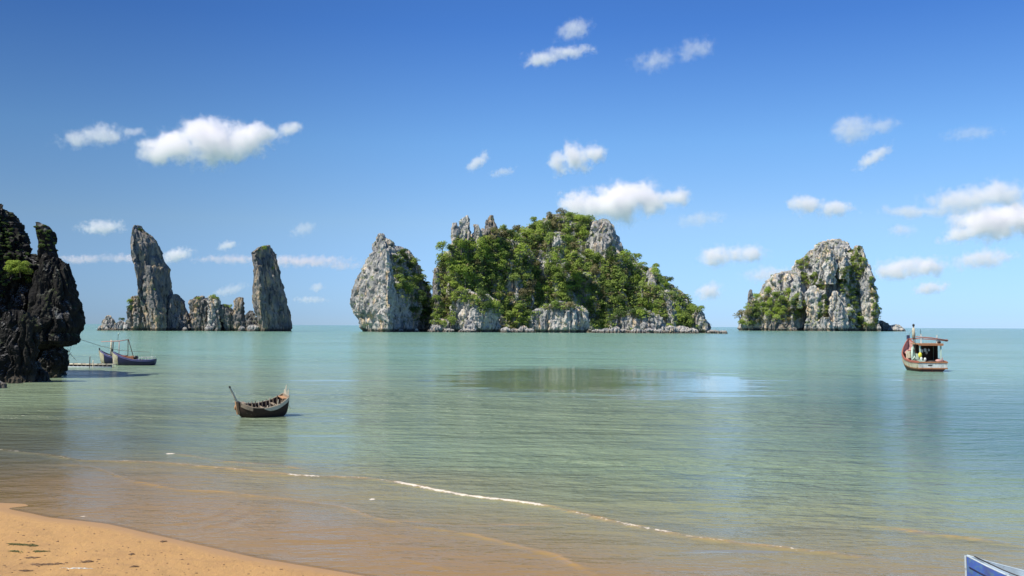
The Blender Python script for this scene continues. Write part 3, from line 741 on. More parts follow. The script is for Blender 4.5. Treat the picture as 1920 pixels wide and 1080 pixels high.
for i, (x0, x1, y0, lb) in enumerate(BO):
    DB = 870 + (i * 7 % 5) * 4
    y0 = y0 + (1.6 if y0 > 606 else 0)
    y0 = 622 - (622 - y0) * (0.45 + 0.55 * ((i * 37) % 10) / 9) if i not in (3, 4, 16, 17) else y0
    x0 -= (i * 5 % 4); x1 += (i * 3 % 5)
    rock_single('boulder', M_wash, [(y0, x0 + (x1-x0)*.35, x0 + (x1-x0)*.65), (y0 + (622-y0)*.35, x0+1.5, x1-2), (623, x0, x1)], DB, (x1-x0)*.5, 100 + i, lb, 'boulder', 'boulders along the shore of the wooded island', fs=3.2 + i % 3, A1=2.6, A2=2.6, A3=1.6, sq=0.6 + 0.1 * (i % 4))
for i, (x0, x1, y0, lb) in enumerate([(745, 757, 619, 'tiny rock in the water under the pinnacle'), (776, 786, 619, 'small wet rock by the right foot of the pinnacle')]):
    rock_single('boulder', M_wash, [(y0, x0 + 3, x1 - 3), (623, x0, x1)], 868, 5, 130 + i, lb, 'boulder', 'boulders at the foot of the pinnacle', fs=3, A1=1, A2=1, A3=.5)

# ---- the near cliff on the left
DN = 112
nc = rock_thing('cliff', at(30, 690, DN).xy.to_3d(), 'near shaded cliff at the left edge with a leaning horn of rock', 'cliff')
NK = dict(fs=15, A1=10, A2=8, A3=8.5, step=1.5, top=10)
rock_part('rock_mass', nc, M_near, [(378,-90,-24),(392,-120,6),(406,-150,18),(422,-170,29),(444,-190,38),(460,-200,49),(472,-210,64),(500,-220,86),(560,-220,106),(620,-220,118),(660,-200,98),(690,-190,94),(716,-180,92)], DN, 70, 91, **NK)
rock_part('rock_mass', nc, M_near, [(60,-420,-330),(120,-470,-230),(200,-520,-170),(300,-560,-110),(385,-600,-60),(420,-620,-40),(560,-640,-30),(700,-660,-40),(716,-660,-40)], DN - 4, 120, 98, **NK)  # unseen taller mass, added beyond the left edge to block the sun
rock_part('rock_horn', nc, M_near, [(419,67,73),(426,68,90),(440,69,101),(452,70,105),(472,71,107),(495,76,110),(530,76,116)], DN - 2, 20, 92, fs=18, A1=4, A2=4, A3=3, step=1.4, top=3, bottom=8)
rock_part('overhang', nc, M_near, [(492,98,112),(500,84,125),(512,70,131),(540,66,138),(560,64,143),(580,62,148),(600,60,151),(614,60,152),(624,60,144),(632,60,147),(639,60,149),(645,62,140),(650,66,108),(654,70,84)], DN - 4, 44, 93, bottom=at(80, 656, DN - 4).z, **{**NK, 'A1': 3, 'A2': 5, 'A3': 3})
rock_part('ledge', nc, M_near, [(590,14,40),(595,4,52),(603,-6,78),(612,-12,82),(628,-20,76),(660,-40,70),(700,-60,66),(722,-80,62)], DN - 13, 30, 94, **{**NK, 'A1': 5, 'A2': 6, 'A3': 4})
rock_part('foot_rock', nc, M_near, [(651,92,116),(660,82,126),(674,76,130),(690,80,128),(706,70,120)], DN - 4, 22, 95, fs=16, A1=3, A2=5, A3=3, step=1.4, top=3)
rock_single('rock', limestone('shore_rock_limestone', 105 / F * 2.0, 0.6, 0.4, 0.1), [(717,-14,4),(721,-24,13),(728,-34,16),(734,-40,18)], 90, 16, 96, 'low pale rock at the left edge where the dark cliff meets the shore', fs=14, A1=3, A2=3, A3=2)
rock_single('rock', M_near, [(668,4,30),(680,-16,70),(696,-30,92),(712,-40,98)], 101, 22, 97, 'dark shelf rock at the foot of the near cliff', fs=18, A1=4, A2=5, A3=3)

for i, (x0, x1, y0, y1, lb) in enumerate([(96,124,694,706,'dark boulder at the cliff foot beside the start of the jetty'),(70,96,698,712,'dark boulder left of the jetty boulder at the cliff foot'),(40,72,702,718,'wide dark boulder in the shade at the cliff foot'),(14,42,708,722,'dark boulder just right of the pale shore rock'),(104,118,705,711,'small wet boulder standing in the water by the cliff foot')]):
    DB = on_sea(960, y1 - (609 - 609)).y - 1.0
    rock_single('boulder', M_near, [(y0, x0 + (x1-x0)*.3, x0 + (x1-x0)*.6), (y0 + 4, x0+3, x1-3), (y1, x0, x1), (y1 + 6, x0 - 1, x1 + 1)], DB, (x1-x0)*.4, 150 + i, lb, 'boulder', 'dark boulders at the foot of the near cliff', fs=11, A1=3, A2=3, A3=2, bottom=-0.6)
# ------------------------------------------------------------------ vegetation
def leaf_mat(name, col, col2):
    t = NT(name)
    oi = t.n('ObjectInfo').outputs['Random']
    pos = t.n('NewGeometry').outputs['Position']
    n = t.noise(t.coords(src=pos), 0.22, 3, 0.6)
    rnd = t.n('NewGeometry').outputs['Random Per Island']
    f = t.math('ADD', t.math('MULTIPLY', oi, 0.45), t.math('ADD', t.math('MULTIPLY', rnd, 0.35), t.math('MULTIPLY', n, 0.3)))
    c = t.mix(f, col, col2)
    d = t.n('BsdfDiffuse'); t.l(c, d.inputs['Color'])
    tr = t.n('BsdfTranslucent'); t.l(c, tr.inputs['Color'])
    m = t.n('MixShader'); m.inputs[0].default_value = 0.42
    t.l(d.outputs[0], m.inputs[1]); t.l(tr.outputs[0], m.inputs[2]); t.l(m.outputs[0], t.out.inputs['Surface'])
    return t.m
LEAF = {
 'bright green': leaf_mat('bright_leaves', (0.26, 0.38, 0.055), (0.46, 0.56, 0.14)),
 'mid green': leaf_mat('green_leaves', (0.20, 0.30, 0.06), (0.37, 0.46, 0.14)),
 'dark green': leaf_mat('dark_leaves', (0.07, 0.13, 0.042), (0.15, 0.21, 0.075)),
 'olive': leaf_mat('olive_leaves', (0.19, 0.19, 0.08), (0.34, 0.31, 0.17)),
}
tb = NT('bark'); tb.bsdf(tb.mix(tb.noise(tb.coords('Object', (1, 1, .2)), 3.0), (0.10, 0.08, 0.06), (0.22, 0.19, 0.15)), 0.95)
BARK = tb.m
def leaves(rg, blobs, n, size, up=0.35):
    """small bent leaf sprays over the surfaces of overlapping lobes"""
    bl = np.array(blobs)                      # cx cy cz r
    pick = rg.choice(len(bl), n, p=bl[:, 3] ** 2 / (bl[:, 3] ** 2).sum())
    d = rg.normal(size=(n, 3)); d /= np.linalg.norm(d, axis=1)[:, None]
    flip = (d[:, 2] < 0) & (rg.random(n) < 0.6); d[flip, 2] *= -1
    rr = bl[pick, 3] * (0.72 + 0.38 * rg.random(n) ** 0.7)
    c = bl[pick, :3] + d * rr[:, None] * np.array([1, 1, 0.8])
    nn = d + rg.normal(size=(n, 3)) * 0.38 + np.array([0, 0, up]); nn /= np.linalg.norm(nn, axis=1)[:, None]
    a = np.cross(nn, rg.normal(size=(n, 3))); a /= np.linalg.norm(a, axis=1)[:, None] + 1e-9
    b = np.cross(nn, a)
    sz = size * (0.55 + 0.9 * rg.random(n))[:, None]
    V = np.stack([c - a * sz, c - b * sz * 0.6 + nn * sz * 0.25, c + a * sz, c + b * sz * 0.6 + nn * sz * 0.25], 1).reshape(-1, 3)
    return V, np.arange(4 * n).reshape(n, 4)
def crown_blobs(rg, kind=0):
    k = rg.integers(5, 10)
    out = []
    for i in range(k):
        a = rg.random() * 6.28; r = 0.62 * math.sqrt(rg.random())
        out.append((r * math.cos(a), r * math.sin(a), 0.55 + 0.75 * (1 - r) * rg.random() - 0.15 * r + (0.25 if kind else 0) * rg.random(), 0.28 + 0.22 * rg.random()))
    return out
CROWNS = {}
for nm, mt in LEAF.items():
    CROWNS[nm] = []
    for v in range(5):
        rg = np.random.default_rng(hash(nm) % 1000 if False else (len(nm) * 31 + v))
        V, q = leaves(rg, crown_blobs(rg, v % 2), 540, 0.078)
        me = np_mesh('crown', V, q); me.materials.append(mt)
        CROWNS[nm].append(me)
def tube_np(pts, rad, k=6):
    V = []; Fq = []
    pts = [np.array(p, float) for p in pts]
    for i, p in enumerate(pts):
        t = pts[min(i + 1, len(pts) - 1)] - pts[max(i - 1, 0)]; t /= np.linalg.norm(t) + 1e-9
        u = np.cross(t, [0.31, 0.9, 0.2]); u /= np.linalg.norm(u); w = np.cross(t, u)
        for j in range(k):
            a = 2 * math.pi * j / k
            V.append(p + rad[i] * (math.cos(a) * u + math.sin(a) * w))
    for i in range(len(pts) - 1):
        for j in range(k):
            Fq.append((i * k + j, i * k + (j + 1) % k, (i + 1) * k + (j + 1) % k, (i + 1) * k + j))
    return np.array(V), np.array(Fq)
def trunk_mesh(rg):
    Vs, Fs, n = [], [], 0
    parts = [([(0, 0, -0.35), (0.02, 0.0, 0.2), (0.05, 0.02, 0.55)], [0.07, 0.05, 0.035])]
    for i in range(4):
        a = i * 1.57 + rg.random()
        parts.append(([(0.03, 0.01, 0.3), (0.2 * math.cos(a), 0.2 * math.sin(a), 0.5), (0.42 * math.cos(a), 0.42 * math.sin(a), 0.75)], [0.035, 0.025, 0.01]))
    for p, r in parts:
        V, q = tube_np(p, r, 5); Vs.append(V); Fs.append(q + n); n += len(V)
    me = np_mesh('trunk', np.concatenate(Vs), np.concatenate(Fs), True); me.materials.append(BARK)
    return me
TRUNKS = [trunk_mesh(np.random.default_rng(i)) for i in range(3)]
TREE_N = 0
ORD = 'first second third fourth fifth sixth seventh eighth ninth tenth eleventh twelfth thirteenth fourteenth fifteenth sixteenth seventeenth eighteenth nineteenth twentieth'.split()
LABELLED = {}
def later(e, col, what, where, x):            # alike trees are told apart by their order from the left
    LABELLED.setdefault((col, what, where), []).append((x, e))
def give_ordinals():
    for (col, what, where), lst in LABELLED.items():
        lst.sort(key=lambda a: a[0])
        for i, (x, e) in enumerate(lst):
            e['label'] = f'{col} {what} {where}' if len(lst) == 1 else f'{ORD[min(i, 19)]} {col} {what} from left, {where}'
def tree(loc, size, col, label, group, rg, name='broadleaf_tree', cat='tree'):
    e = empty(name, loc, rg.random() * 6.28)
    e.scale = (size, size, size * (0.85 + 0.5 * rg.random()))
    tag(e, label, cat, group)
    for nm, ms in (('trunk', TRUNKS), ('crown', CROWNS[col])):
        o = bpy.data.objects.new(nm, ms[rg.integers(len(ms))]); COL.objects.link(o); o.parent = e
    return e
def bvh_of(names):
    Vs, Fs, n = [], [], 0
    for nm in names:
        for V, q in PARTS[nm]:
            Vs.append(V); Fs.append(q + n); n += len(V)
    V = np.concatenate(Vs); q = np.concatenate(Fs)
    return BVHTree.FromPolygons(V.tolist(), q.tolist())
def inside(poly, x, y):
    c = False; j = len(poly) - 1
    for i in range(len(poly)):
        xi, yi = poly[i]; xj, yj = poly[j]
        if (yi > y) != (yj > y) and x < (xj - xi) * (y - yi) / (yj - yi) + xi: c = not c
        j = i
    return c
def darts(poly, holes, mind, tries, rg, jitter_holes=3.0):
    xs = [p[0] for p in poly]; ys = [p[1] for p in poly]
    pts = []
    for _ in range(tries):
        x = rg.uniform(min(xs), max(xs)); y = rg.uniform(min(ys), max(ys))
        if not inside(poly, x, y) or any(inside(h, x + rg.normal() * jitter_holes, y + rg.normal() * jitter_holes) for h in holes): continue
        if all((x - a) ** 2 + ((y - b) * 1.25) ** 2 > mind * mind for a, b in pts): pts.append((x, y))
    return pts
O_CAM = Vector((0, 0, HC))
def scatter(bvh, pts, s_px, rg, sink=0.15):
    out = []
    for x, y in pts:
        h = bvh.ray_cast(O_CAM, ray(x, y))
        if h[0] is None: continue
        sz = rg.uniform(*s_px) / 2 * h[0].y / F
        n_ = h[1] if h[1].dot(ray(x, y)) < 0 else -h[1]
        out.append((h[0] + Vector((n_.x, n_.y, 0)) * (0.45 - sink) * sz + Vector((0, 0, -0.5 * sz)), sz, x, y))
    return out
def undergrowth(name, hits, rg, label, per=26, cols=('mid green',), flat=0.8):
    Vs = {c: [] for c in dict.fromkeys(cols)}
    for (p, sz, x, y) in hits:
        c = cols[rg.integers(len(cols))]
        bl = [(rg.uniform(-.5, .5), rg.uniform(-.5, .5), rg.uniform(0.2, .6), rg.uniform(.35, .6)) for _ in range(3)]
        V, q = leaves(rg, bl, per, 0.19)
        Vs[c].append(V * np.array([sz, sz, sz * flat]) + np.array(p))
    V = []; mi = []
    mats = list(dict.fromkeys(cols))
    for i, c in enumerate(mats):
        for v in Vs[c]: V.append(v); mi += [i] * (len(v) // 4)
    V = np.concatenate(V)
    base = V.mean(0); base[2] = 0
    me = np_mesh(name, V - base, np.arange(len(V)).reshape(-1, 4))
    for c in mats: me.materials.append(LEAF[c])
    me.polygons.foreach_set('material_index', np.array(mi, dtype=np.int32))
    o = link_mesh(name, me, loc=Vector(base))
    return tag(o, label, kind='stuff')

# wooded island ---------------------------------------------------------------
rg = np.random.default_rng(11)
B_w = bvh_of([wi.name])
VEG = [(845,452),(862,440),(884,455),(905,452),(932,416),(945,414),(955,430),(980,424),(1000,408),(1035,396),(1066,392),(1092,406),(1112,416),(1100,445),(1096,470),(1130,480),(1172,474),(1190,486),(1222,496),(1252,512),(1278,538),(1300,570),(1314,590),(1300,616),(1200,618),(1120,616),(1108,600),(1000,612),(940,616),(900,600),(815,608),(815,480),(845,460)]
HOLES = [
 [(1098,474),(1103,440),(1114,412),(1150,408),(1175,470),(1160,478),(1130,478)],
 [(994,620),(998,585),(1010,575),(1050,580),(1080,574),(1104,580),(1110,622)],
 [(846,622),(848,566),(866,552),(880,572),(900,566),(905,585),(925,570),(938,600),(938,622)],
 [(1150,622),(1152,596),(1170,588),(1200,594),(1222,588),(1248,600),(1250,622)],
 [(1242,550),(1254,546),(1262,570),(1266,612),(1250,612)],
 [(1300,590),(1312,580),(1334,622),(1298,622)],
 [(1096,546),(1106,544),(1108,580),(1096,575)],
 [(1003,460),(1012,458),(1020,480),(1028,500),(1026,520),(1010,522),(1006,490)],
 [(1030,442),(1052,440),(1056,462),(1030,464)],
 [(866,404),(884,404),(884,440),(862,436)],[(888,420),(904,420),(906,462),(888,462)],[(906,404),(930,404),(926,440),(906,450)],
 [(812,505),(820,505),(826,560),(812,570)],
 [(1210,508),(1224,500),(1232,530),(1212,532)],
 [(952,525),(975,518),(984,545),(965,560),(952,545)],
 [(930,590),(940,560),(950,600),(945,616)],
]
pts = darts(VEG, HOLES, 12.5, 5200, rg, 2.0)
hits = scatter(B_w, pts, (18, 33), rg)
def region(x, y):
    h = 'left' if x < 930 else 'centre left' if x < 1020 else 'centre' if x < 1110 else 'centre right' if x < 1200 else 'right'
    v = 'summit' if y < 450 else 'upper slope' if y < 500 else 'mid slope' if y < 550 else 'foot'
    return f'{h} {v}'
def pick_col(x, y):
    n = pnoise(np.array([[x / 38, y / 30, 3.1]]))[0] + rg.normal() * 0.28
    if x < 905 and 480 < y < 560: n += 0.35
    if 1020 < x < 1150 and 500 < y < 545: n += 0.1
    if y > 575 and x > 1230: n += 0.2
    return 'bright green' if n > 0.33 else 'mid green' if n > -0.08 else 'dark green' if n > -0.42 else 'olive'
hits.sort(key=lambda h: -h[1])
hits = hits[:235]
for (p, sz, x, y) in hits:
    col = pick_col(x, y)
    later(tree(p, sz, col, '', 'trees on the wooded island', rg), col, 'tree', f'{region(x, y)} of the wooded island', x)
for (x, y, sz, c, lb) in ((871,521,44,'bright green','largest bright green tree, on the left face of the wooded island'),(829,468,34,'mid green','spreading green tree standing out at the left edge of the wooded island'),(868,466,26,'bright green','bright tree right under the left rock pillars')):
    h = scatter(B_w, [(x, y)], (sz, sz), rg)
    if h: tree(h[0][0] + Vector((0, -4, 0)), h[0][1], c, lb, 'trees on the wooded island', rg)
    else: tree(at(x, y + 6, 905), sz / 2 * .5, c, lb, 'trees on the wooded island', rg)
pts = darts(VEG, HOLES, 4.0, 14000, rg, 2.5)
undergrowth('undergrowth', scatter(B_w, pts, (13, 24), rg, 0.0), rg, 'dense green undergrowth between the trees of the wooded island', cols=('mid green', 'mid green', 'bright green', 'olive', 'dark green'))
# low scrub clinging to the bare cliffs
pts = darts([(815,408),(1180,405),(1334,600),(1330,618),(815,618)], [VEG], 14, 700, rg, 0)
pts += darts([(815,408),(1180,405),(1334,600),(1330,605),(815,605)], [], 17, 900, rg, 0)
undergrowth('cliff_scrub', scatter(B_w, pts, (5, 10), rg), rg, 'sparse scrub clinging to the bare cliffs of the wooded island', cols=('mid green', 'olive'))

# pinnacle -------------------------------------------------------------------
B_p = bvh_of([pn.name])
PV = [(742,472),(772,478),(790,505),(812,540),(810,590),(800,612),(775,600),(760,560),(742,545),(735,500)]
for (p, sz, x, y) in scatter(B_p, darts(PV, [], 13, 500, rg), (20, 34), rg)[:26]:
    col = 'dark green' if rg.random() < .6 else 'mid green'
    later(tree(p, sz, col, '', 'trees on the right side of the pinnacle', rg), col, 'tree', f'{"upper" if y < 530 else "lower"} right side of the pinnacle', x)
undergrowth('undergrowth', scatter(B_p, darts(PV, [], 5, 1500, rg), (9, 17), rg), rg, 'dark bushes over the right side of the pinnacle', cols=('mid green', 'dark green'))
pts = darts([(700,450),(735,455),(738,560),(735,610),(670,610),(658,575),(680,500)], [], 15, 400, rg)
undergrowth('cliff_scrub', scatter(B_p, pts, (4, 9), rg), rg, 'sparse tufts on the sunlit face of the pinnacle', cols=('mid green', 'olive'))

# bare island ----------------------------------------------------------------
B_r = bvh_of([ri.name])
RV = [(1400,574),(1420,555),(1436,545),(1470,548),(1500,555),(1508,560),(1510,590),(1490,600),(1445,602),(1400,608),(1390,605),(1388,590)]
RG = [[(1596,466),(1612,462),(1618,490),(1605,510),(1592,505)],[(1568,505),(1600,498),(1626,486),(1610,525),(1606,575),(1622,600),(1640,612),(1600,616),(1588,590),(1590,560),(1572,535)],
      [(1496,492),(1512,484),(1514,500),(1500,506)],[(1500,510),(1530,515),(1546,530),(1550,560),(1548,545),(1520,530),(1504,530)],[(1536,560),(1548,560),(1552,596),(1530,600)],[(1630,520),(1640,545),(1648,580),(1650,606),(1640,606),(1636,560)]]
def rlab(x, y): return 'left slope' if x < 1512 else 'central gully' if x < 1580 else 'right gully'
for poly, md, szr in [(RV, 11.5, (17, 28))] + [(g, 10, (12, 19)) for g in RG]:
    for (p, sz, x, y) in scatter(B_r, darts(poly, [], md, 500, rg), szr, rg)[:45]:
        n = rg.random()
        col = 'bright green' if n < .3 else 'mid green' if n < .75 else 'olive' if n < .87 else 'dark green'
        if x > 1512: col = 'dark green' if n < .5 else 'mid green'
        later(tree(p, sz, col, '', 'trees on the bare island', rg), col, 'tree', f'{"high" if y < 520 else "halfway" if y < 570 else "low"} on the {rlab(x, y)} of bare island', x)
pts = darts(RV, [], 4.2, 2500, rg)
for g in RG: pts += darts(g, [], 4.2, 900, rg)
undergrowth('undergrowth', scatter(B_r, pts, (8, 14), rg), rg, 'green undergrowth on the left slope and gullies of the bare island', cols=('mid green', 'bright green', 'olive'))
pts = darts([(1402,560),(1450,516),(1515,485),(1545,452),(1590,455),(1622,475),(1648,570),(1648,612),(1395,612)], [], 13, 700, rg)
undergrowth('cliff_scrub', scatter(B_r, pts, (4, 8), rg), rg, 'sparse tufts over the bare cliffs of the right island', cols=('mid green', 'olive'))

give_ordinals()
# stacks and low rocks -------------------------------------------------------
allst = [k for k in PARTS if (PARTS[k][0][0][:, 0].mean() < -180 and PARTS[k][0][0][:, 1].mean() > 500)]
B_s = bvh_of(allst)
G = 'bushes on the sea stack islet'
for (x, y, sz, c, lb) in [(249,566,24,'mid green','green bush on the rock left of the tallest sea stack'),(243,580,18,'dark green','dark bush on the left edge of the bushy rock'),(258,560,16,'dark green','small bush touching the tallest stack at its left foot'),(227,598,13,'dark green','small dark conical bush among the low left rocks'),(371,558,13,'mid green','small bush on the grey rock block between the stacks'),(398,558,16,'bright green','bright bush on the tall middle rock block'),(406,560,12,'mid green','second bush on the tall middle rock block'),(420,572,14,'mid green','bush on the flat topped overhanging rock'),(430,575,12,'bright green','low bright bush at the right end of the flat topped rock'),(493,466,15,'bright green','yellow-green bush on the slanting top of the shorter stack'),(485,469,11,'bright green','second yellow-green bush on the shorter stack top'),(503,461,9,'dark green','dark bush at the very tip of the shorter stack'),(511,502,8,'mid green','tuft on the right flank of the shorter stack'),(289,542,7,'bright green','tuft halfway down the tallest stack'),(262,431,12,'dark green','dark bush on the tip of the tallest sea stack'),(275,438,8,'dark green','small dark bush right of the tip of the tallest stack')]:
    h = B_s.ray_cast(O_CAM, ray(x, y + 2)) 
    p = h[0] if h[0] is not None else at(x, y + sz * .3, DS)
    s_ = sz / 2 * p.y / F
    tree(p + Vector((0, 0.3 * s_, -0.5 * s_)), s_, c, lb, G, rg, 'bush', 'bush')
# near cliff -----------------------------------------------------------------
B_n = bvh_of([nc.name])
def big_bush(name, label, x, y, sz, cols_, n=2600, lobes=16, spread=(1, 1), depth_off=0.2):
    h = B_n.ray_cast(O_CAM, ray(x, y))
    p = h[0] if h[0] is not None else at(x, y, DN)
    s_ = sz / 2 * p.y / F
    e = empty(name, p + Vector((0, depth_off * s_, -0.6 * s_)))
    tag(e, label, 'bush')
    bl = [(rg.uniform(-.7, .7) * spread[0], rg.uniform(-.5, .3), rg.uniform(0.1, 1.1) * spread[1], rg.uniform(.18, .34)) for _ in range(lobes)]
    for c, k in cols_:
        V, q = leaves(rg, bl, int(n * k), 0.045)
        link_mesh('foliage', np_mesh('foliage', V * s_, q), LEAF[c], e)
    V, q = tube_np([(0, 0.3 * s_, -0.2 * s_), (0.02 * s_, 0.1 * s_, 0.3 * s_), (0, 0, 0.7 * s_)], [0.05 * s_, 0.04 * s_, 0.02 * s_])
    link_mesh('stem', np_mesh('stem', V, q, True), BARK, e)
    return e
big_bush('bush', 'bright sunlit green bush growing out of the near dark cliff', 42, 502, 48, (('bright green', .8), ('mid green', .2)), spread=(1, 1.0), depth_off=-0.55, n=4200)
big_bush('bush', 'darker drooping bush just right of the sunlit one on the near cliff', 58, 520, 30, (('mid green', .6), ('dark green', .4)), spread=(1, .8), n=1200)
NEARSCRUB = 1
pts = darts([(-5,400),(12,412),(30,448),(48,474),(60,500),(0,560),(-20,440)], [], 7, 500, rg) + darts([(68,418),(90,424),(104,445),(106,470),(75,470)], [], 8, 120, rg)
undergrowth('cliff_scrub', scatter(B_n, pts, (6, 15), rg), rg, 'dark scrub along the edges of the near cliff', per=260, cols=('dark green',))
# ------------------------------------------------------------------ boats and small things
def paint(name, col, wear=(0.30, 0.22, 0.15), amount=0.35, rough=0.55, scale=6.0, dirt=0.25):
    t = NT(name)
    oc = t.coords('Object')
    n = t.noise(oc, scale, 5, 0.7)
    n2 = t.noise(t.coords('Object', (1, 1, 0.25)), scale * 0.6, 4, 0.6)
    c = t.mix(t.mapr(n, 0.68 - 0.25 * amount, 0.74 - 0.2 * amount), col, wear)
    c = t.mix(t.math('MULTIPLY', t.mapr(n2, 0.4, 0.75), dirt), c, (0.06, 0.05, 0.04))
    b = t.bsdf(c, rough)
    t.bump(n, b, 0.4, 0.02)
    return t.m
def wood(name, c1, c2, c3=(0.05, 0.04, 0.03), scale=3.0):
    t = NT(name)
    g = t.noise(t.coords('Object', (1, 6, 6)), scale, 5, 0.7, 0.4)
    n = t.noise(t.coords('Object'), scale * 1.6, 4, 0.7)
    c = t.mix(g, c1, c2)
    c = t.mix(t.mapr(n, 0.55, 0.7, 0, 0.8), c, c3)
    b = t.bsdf(c, 0.9)
    t.bump(g, b, 0.6, 0.02)
    return t.m
W_old = wood('weathered_wood', (0.16, 0.125, 0.09), (0.36, 0.30, 0.22))
W_pale = wood('bleached_wood', (0.50, 0.45, 0.34), (0.72, 0.66, 0.52), (0.30, 0.22, 0.13))
W_dark = wood('tarred_wood', (0.030, 0.018, 0.012), (0.065, 0.040, 0.028), (0.012, 0.009, 0.007))
W_orange = wood('oiled_wood', (0.34, 0.19, 0.10), (0.48, 0.29, 0.16), (0.20, 0.09, 0.04))
P_navy = paint('navy_paint', (0.012, 0.016, 0.075), (0.05, 0.05, 0.08), 0.25)
P_purple = paint('purple_blue_stripe_paint', (0.10, 0.11, 0.28), (0.22, 0.22, 0.34), 0.2)
P_cream = paint('cream_paint', (0.58, 0.56, 0.42), (0.36, 0.24, 0.13), 0.6, dirt=0.45)
P_white = paint('white_paint', (0.68, 0.72, 0.68), (0.40, 0.30, 0.20), 0.5, dirt=0.4)
P_teal = paint('pale_green_paint', (0.52, 0.70, 0.60), (0.50, 0.38, 0.26), 0.35)
P_red = paint('faded_red_paint', (0.36, 0.12, 0.08), (0.30, 0.20, 0.14), 0.35)
P_rust = paint('rust_orange_paint', (0.42, 0.19, 0.09), (0.28, 0.14, 0.08), 0.4)
P_brown = paint('brown_red_hull_paint', (0.10, 0.022, 0.015), (0.18, 0.08, 0.05), 0.3)
P_pink = paint('dull_pink_paint', (0.52, 0.30, 0.27), (0.35, 0.22, 0.16), 0.4)
P_yellow = paint('yellow_plastic', (0.78, 0.72, 0.06), (0.5, 0.4, 0.1), 0.05, 0.4)
P_black = paint('black_paint', (0.02, 0.02, 0.022), (0.06, 0.05, 0.05), 0.2)
P_blue = paint('bright_blue_paint', (0.045, 0.11, 0.42), (0.07, 0.17, 0.33), 0.75, 0.6, 9.0, dirt=0.4)
P_pblue = paint('pale_blue_paint', (0.42, 0.52, 0.58), (0.28, 0.32, 0.36), 0.4)
P_cloth = paint('dark_blue_cloth', (0.03, 0.04, 0.10), (0.06, 0.06, 0.10), 0.3, 0.9)
T_rope = paint('rope_fibre', (0.30, 0.27, 0.20), (0.20, 0.17, 0.12), 0.3, 0.9)

class MB:
    def __init__(s): s.V = []; s.F = []
    def add(s, V, Fs):
        n = len(s.V); s.V += [tuple(v) for v in V]; s.F += [tuple(i + n for i in f) for f in Fs]; return s
    def box(s, c, d, rz=0.0, ry=0.0, rx=0.0, taper=1.0):
        m = Matrix.Rotation(rz, 3, 'Z') @ Matrix.Rotation(ry, 3, 'Y') @ Matrix.Rotation(rx, 3, 'X')
        V = []
        for z in (-.5, .5):
            k = taper if z > 0 else 1
            for x, y in ((-.5, -.5), (.5, -.5), (.5, .5), (-.5, .5)): V.append(Vector(c) + m @ Vector((x * d[0] * k, y * d[1] * k, z * d[2])))
        return s.add(V, [(3, 2, 1, 0), (4, 5, 6, 7), (0, 1, 5, 4), (1, 2, 6, 5), (2, 3, 7, 6), (3, 0, 4, 7)])
    def bar(s, a, b, w, h=None, w2=None):
        """rectangular bar from a to b"""
        a, b = Vector(a), Vector(b); h = h or w; k = (w2 or w) / w
        t = (b - a).normalized(); u = t.cross(Vector((0, 0, 1)))
        if u.length < 0.1: u = t.cross(Vector((0, 1, 0)))
        u.normalize(); v = u.cross(t)
        V = [a + u * sx * w / 2 + v * sy * h / 2 for sx, sy in ((-1, -1), (1, -1), (1, 1), (-1, 1))] + [b + u * sx * w * k / 2 + v * sy * h * k / 2 for sx, sy in ((-1, -1), (1, -1), (1, 1), (-1, 1))]
        return s.add(V, [(3, 2, 1, 0), (4, 5, 6, 7), (0, 1, 5, 4), (1, 2, 6, 5), (2, 3, 7, 6), (3, 0, 4, 7)])
    def tube(s, pts, r, k=8):
        rad = [r] * len(pts) if np.isscalar(r) else r
        V, q = tube_np(pts, rad, k); s.add(V, q.tolist())
        n = len(s.V) - len(V)
        s.F.append(tuple(n + j for j in range(k))[::-1]); s.F.append(tuple(n + (len(pts) - 1) * k + j for j in range(k)))
        return s
    def ball(s, c, r, sz=(1, 1, 1), a=8, b=12):
        V = []; Fs = []
        for i in range(a + 1):
            p = math.pi * i / a
            for j in range(b):
                q = 2 * math.pi * j / b
                V.append((c[0] + r * sz[0] * math.sin(p) * math.cos(q), c[1] + r * sz[1] * math.sin(p) * math.sin(q), c[2] + r * sz[2] * math.cos(p)))
        for i in range(a):
            for j in range(b): Fs.append((i * b + j, (i + 1) * b + j, (i + 1) * b + (j + 1) % b, i * b + (j + 1) % b))
        return s.add(V, Fs)
    def build(s, name, mat, parent=None, smooth=False, loc=None):
        me = bpy.data.meshes.new(name); me.from_pydata(s.V, [], s.F); me.validate(); me.update()
        bm = bmesh.new(); bm.from_mesh(me); bmesh.ops.remove_doubles(bm, verts=bm.verts, dist=1e-5); bmesh.ops.recalc_face_normals(bm, faces=bm.faces)
        for f in bm.faces: f.smooth = smooth
        bm.to_mesh(me); bm.free()
        return link_mesh(name, me, mat, parent, loc)

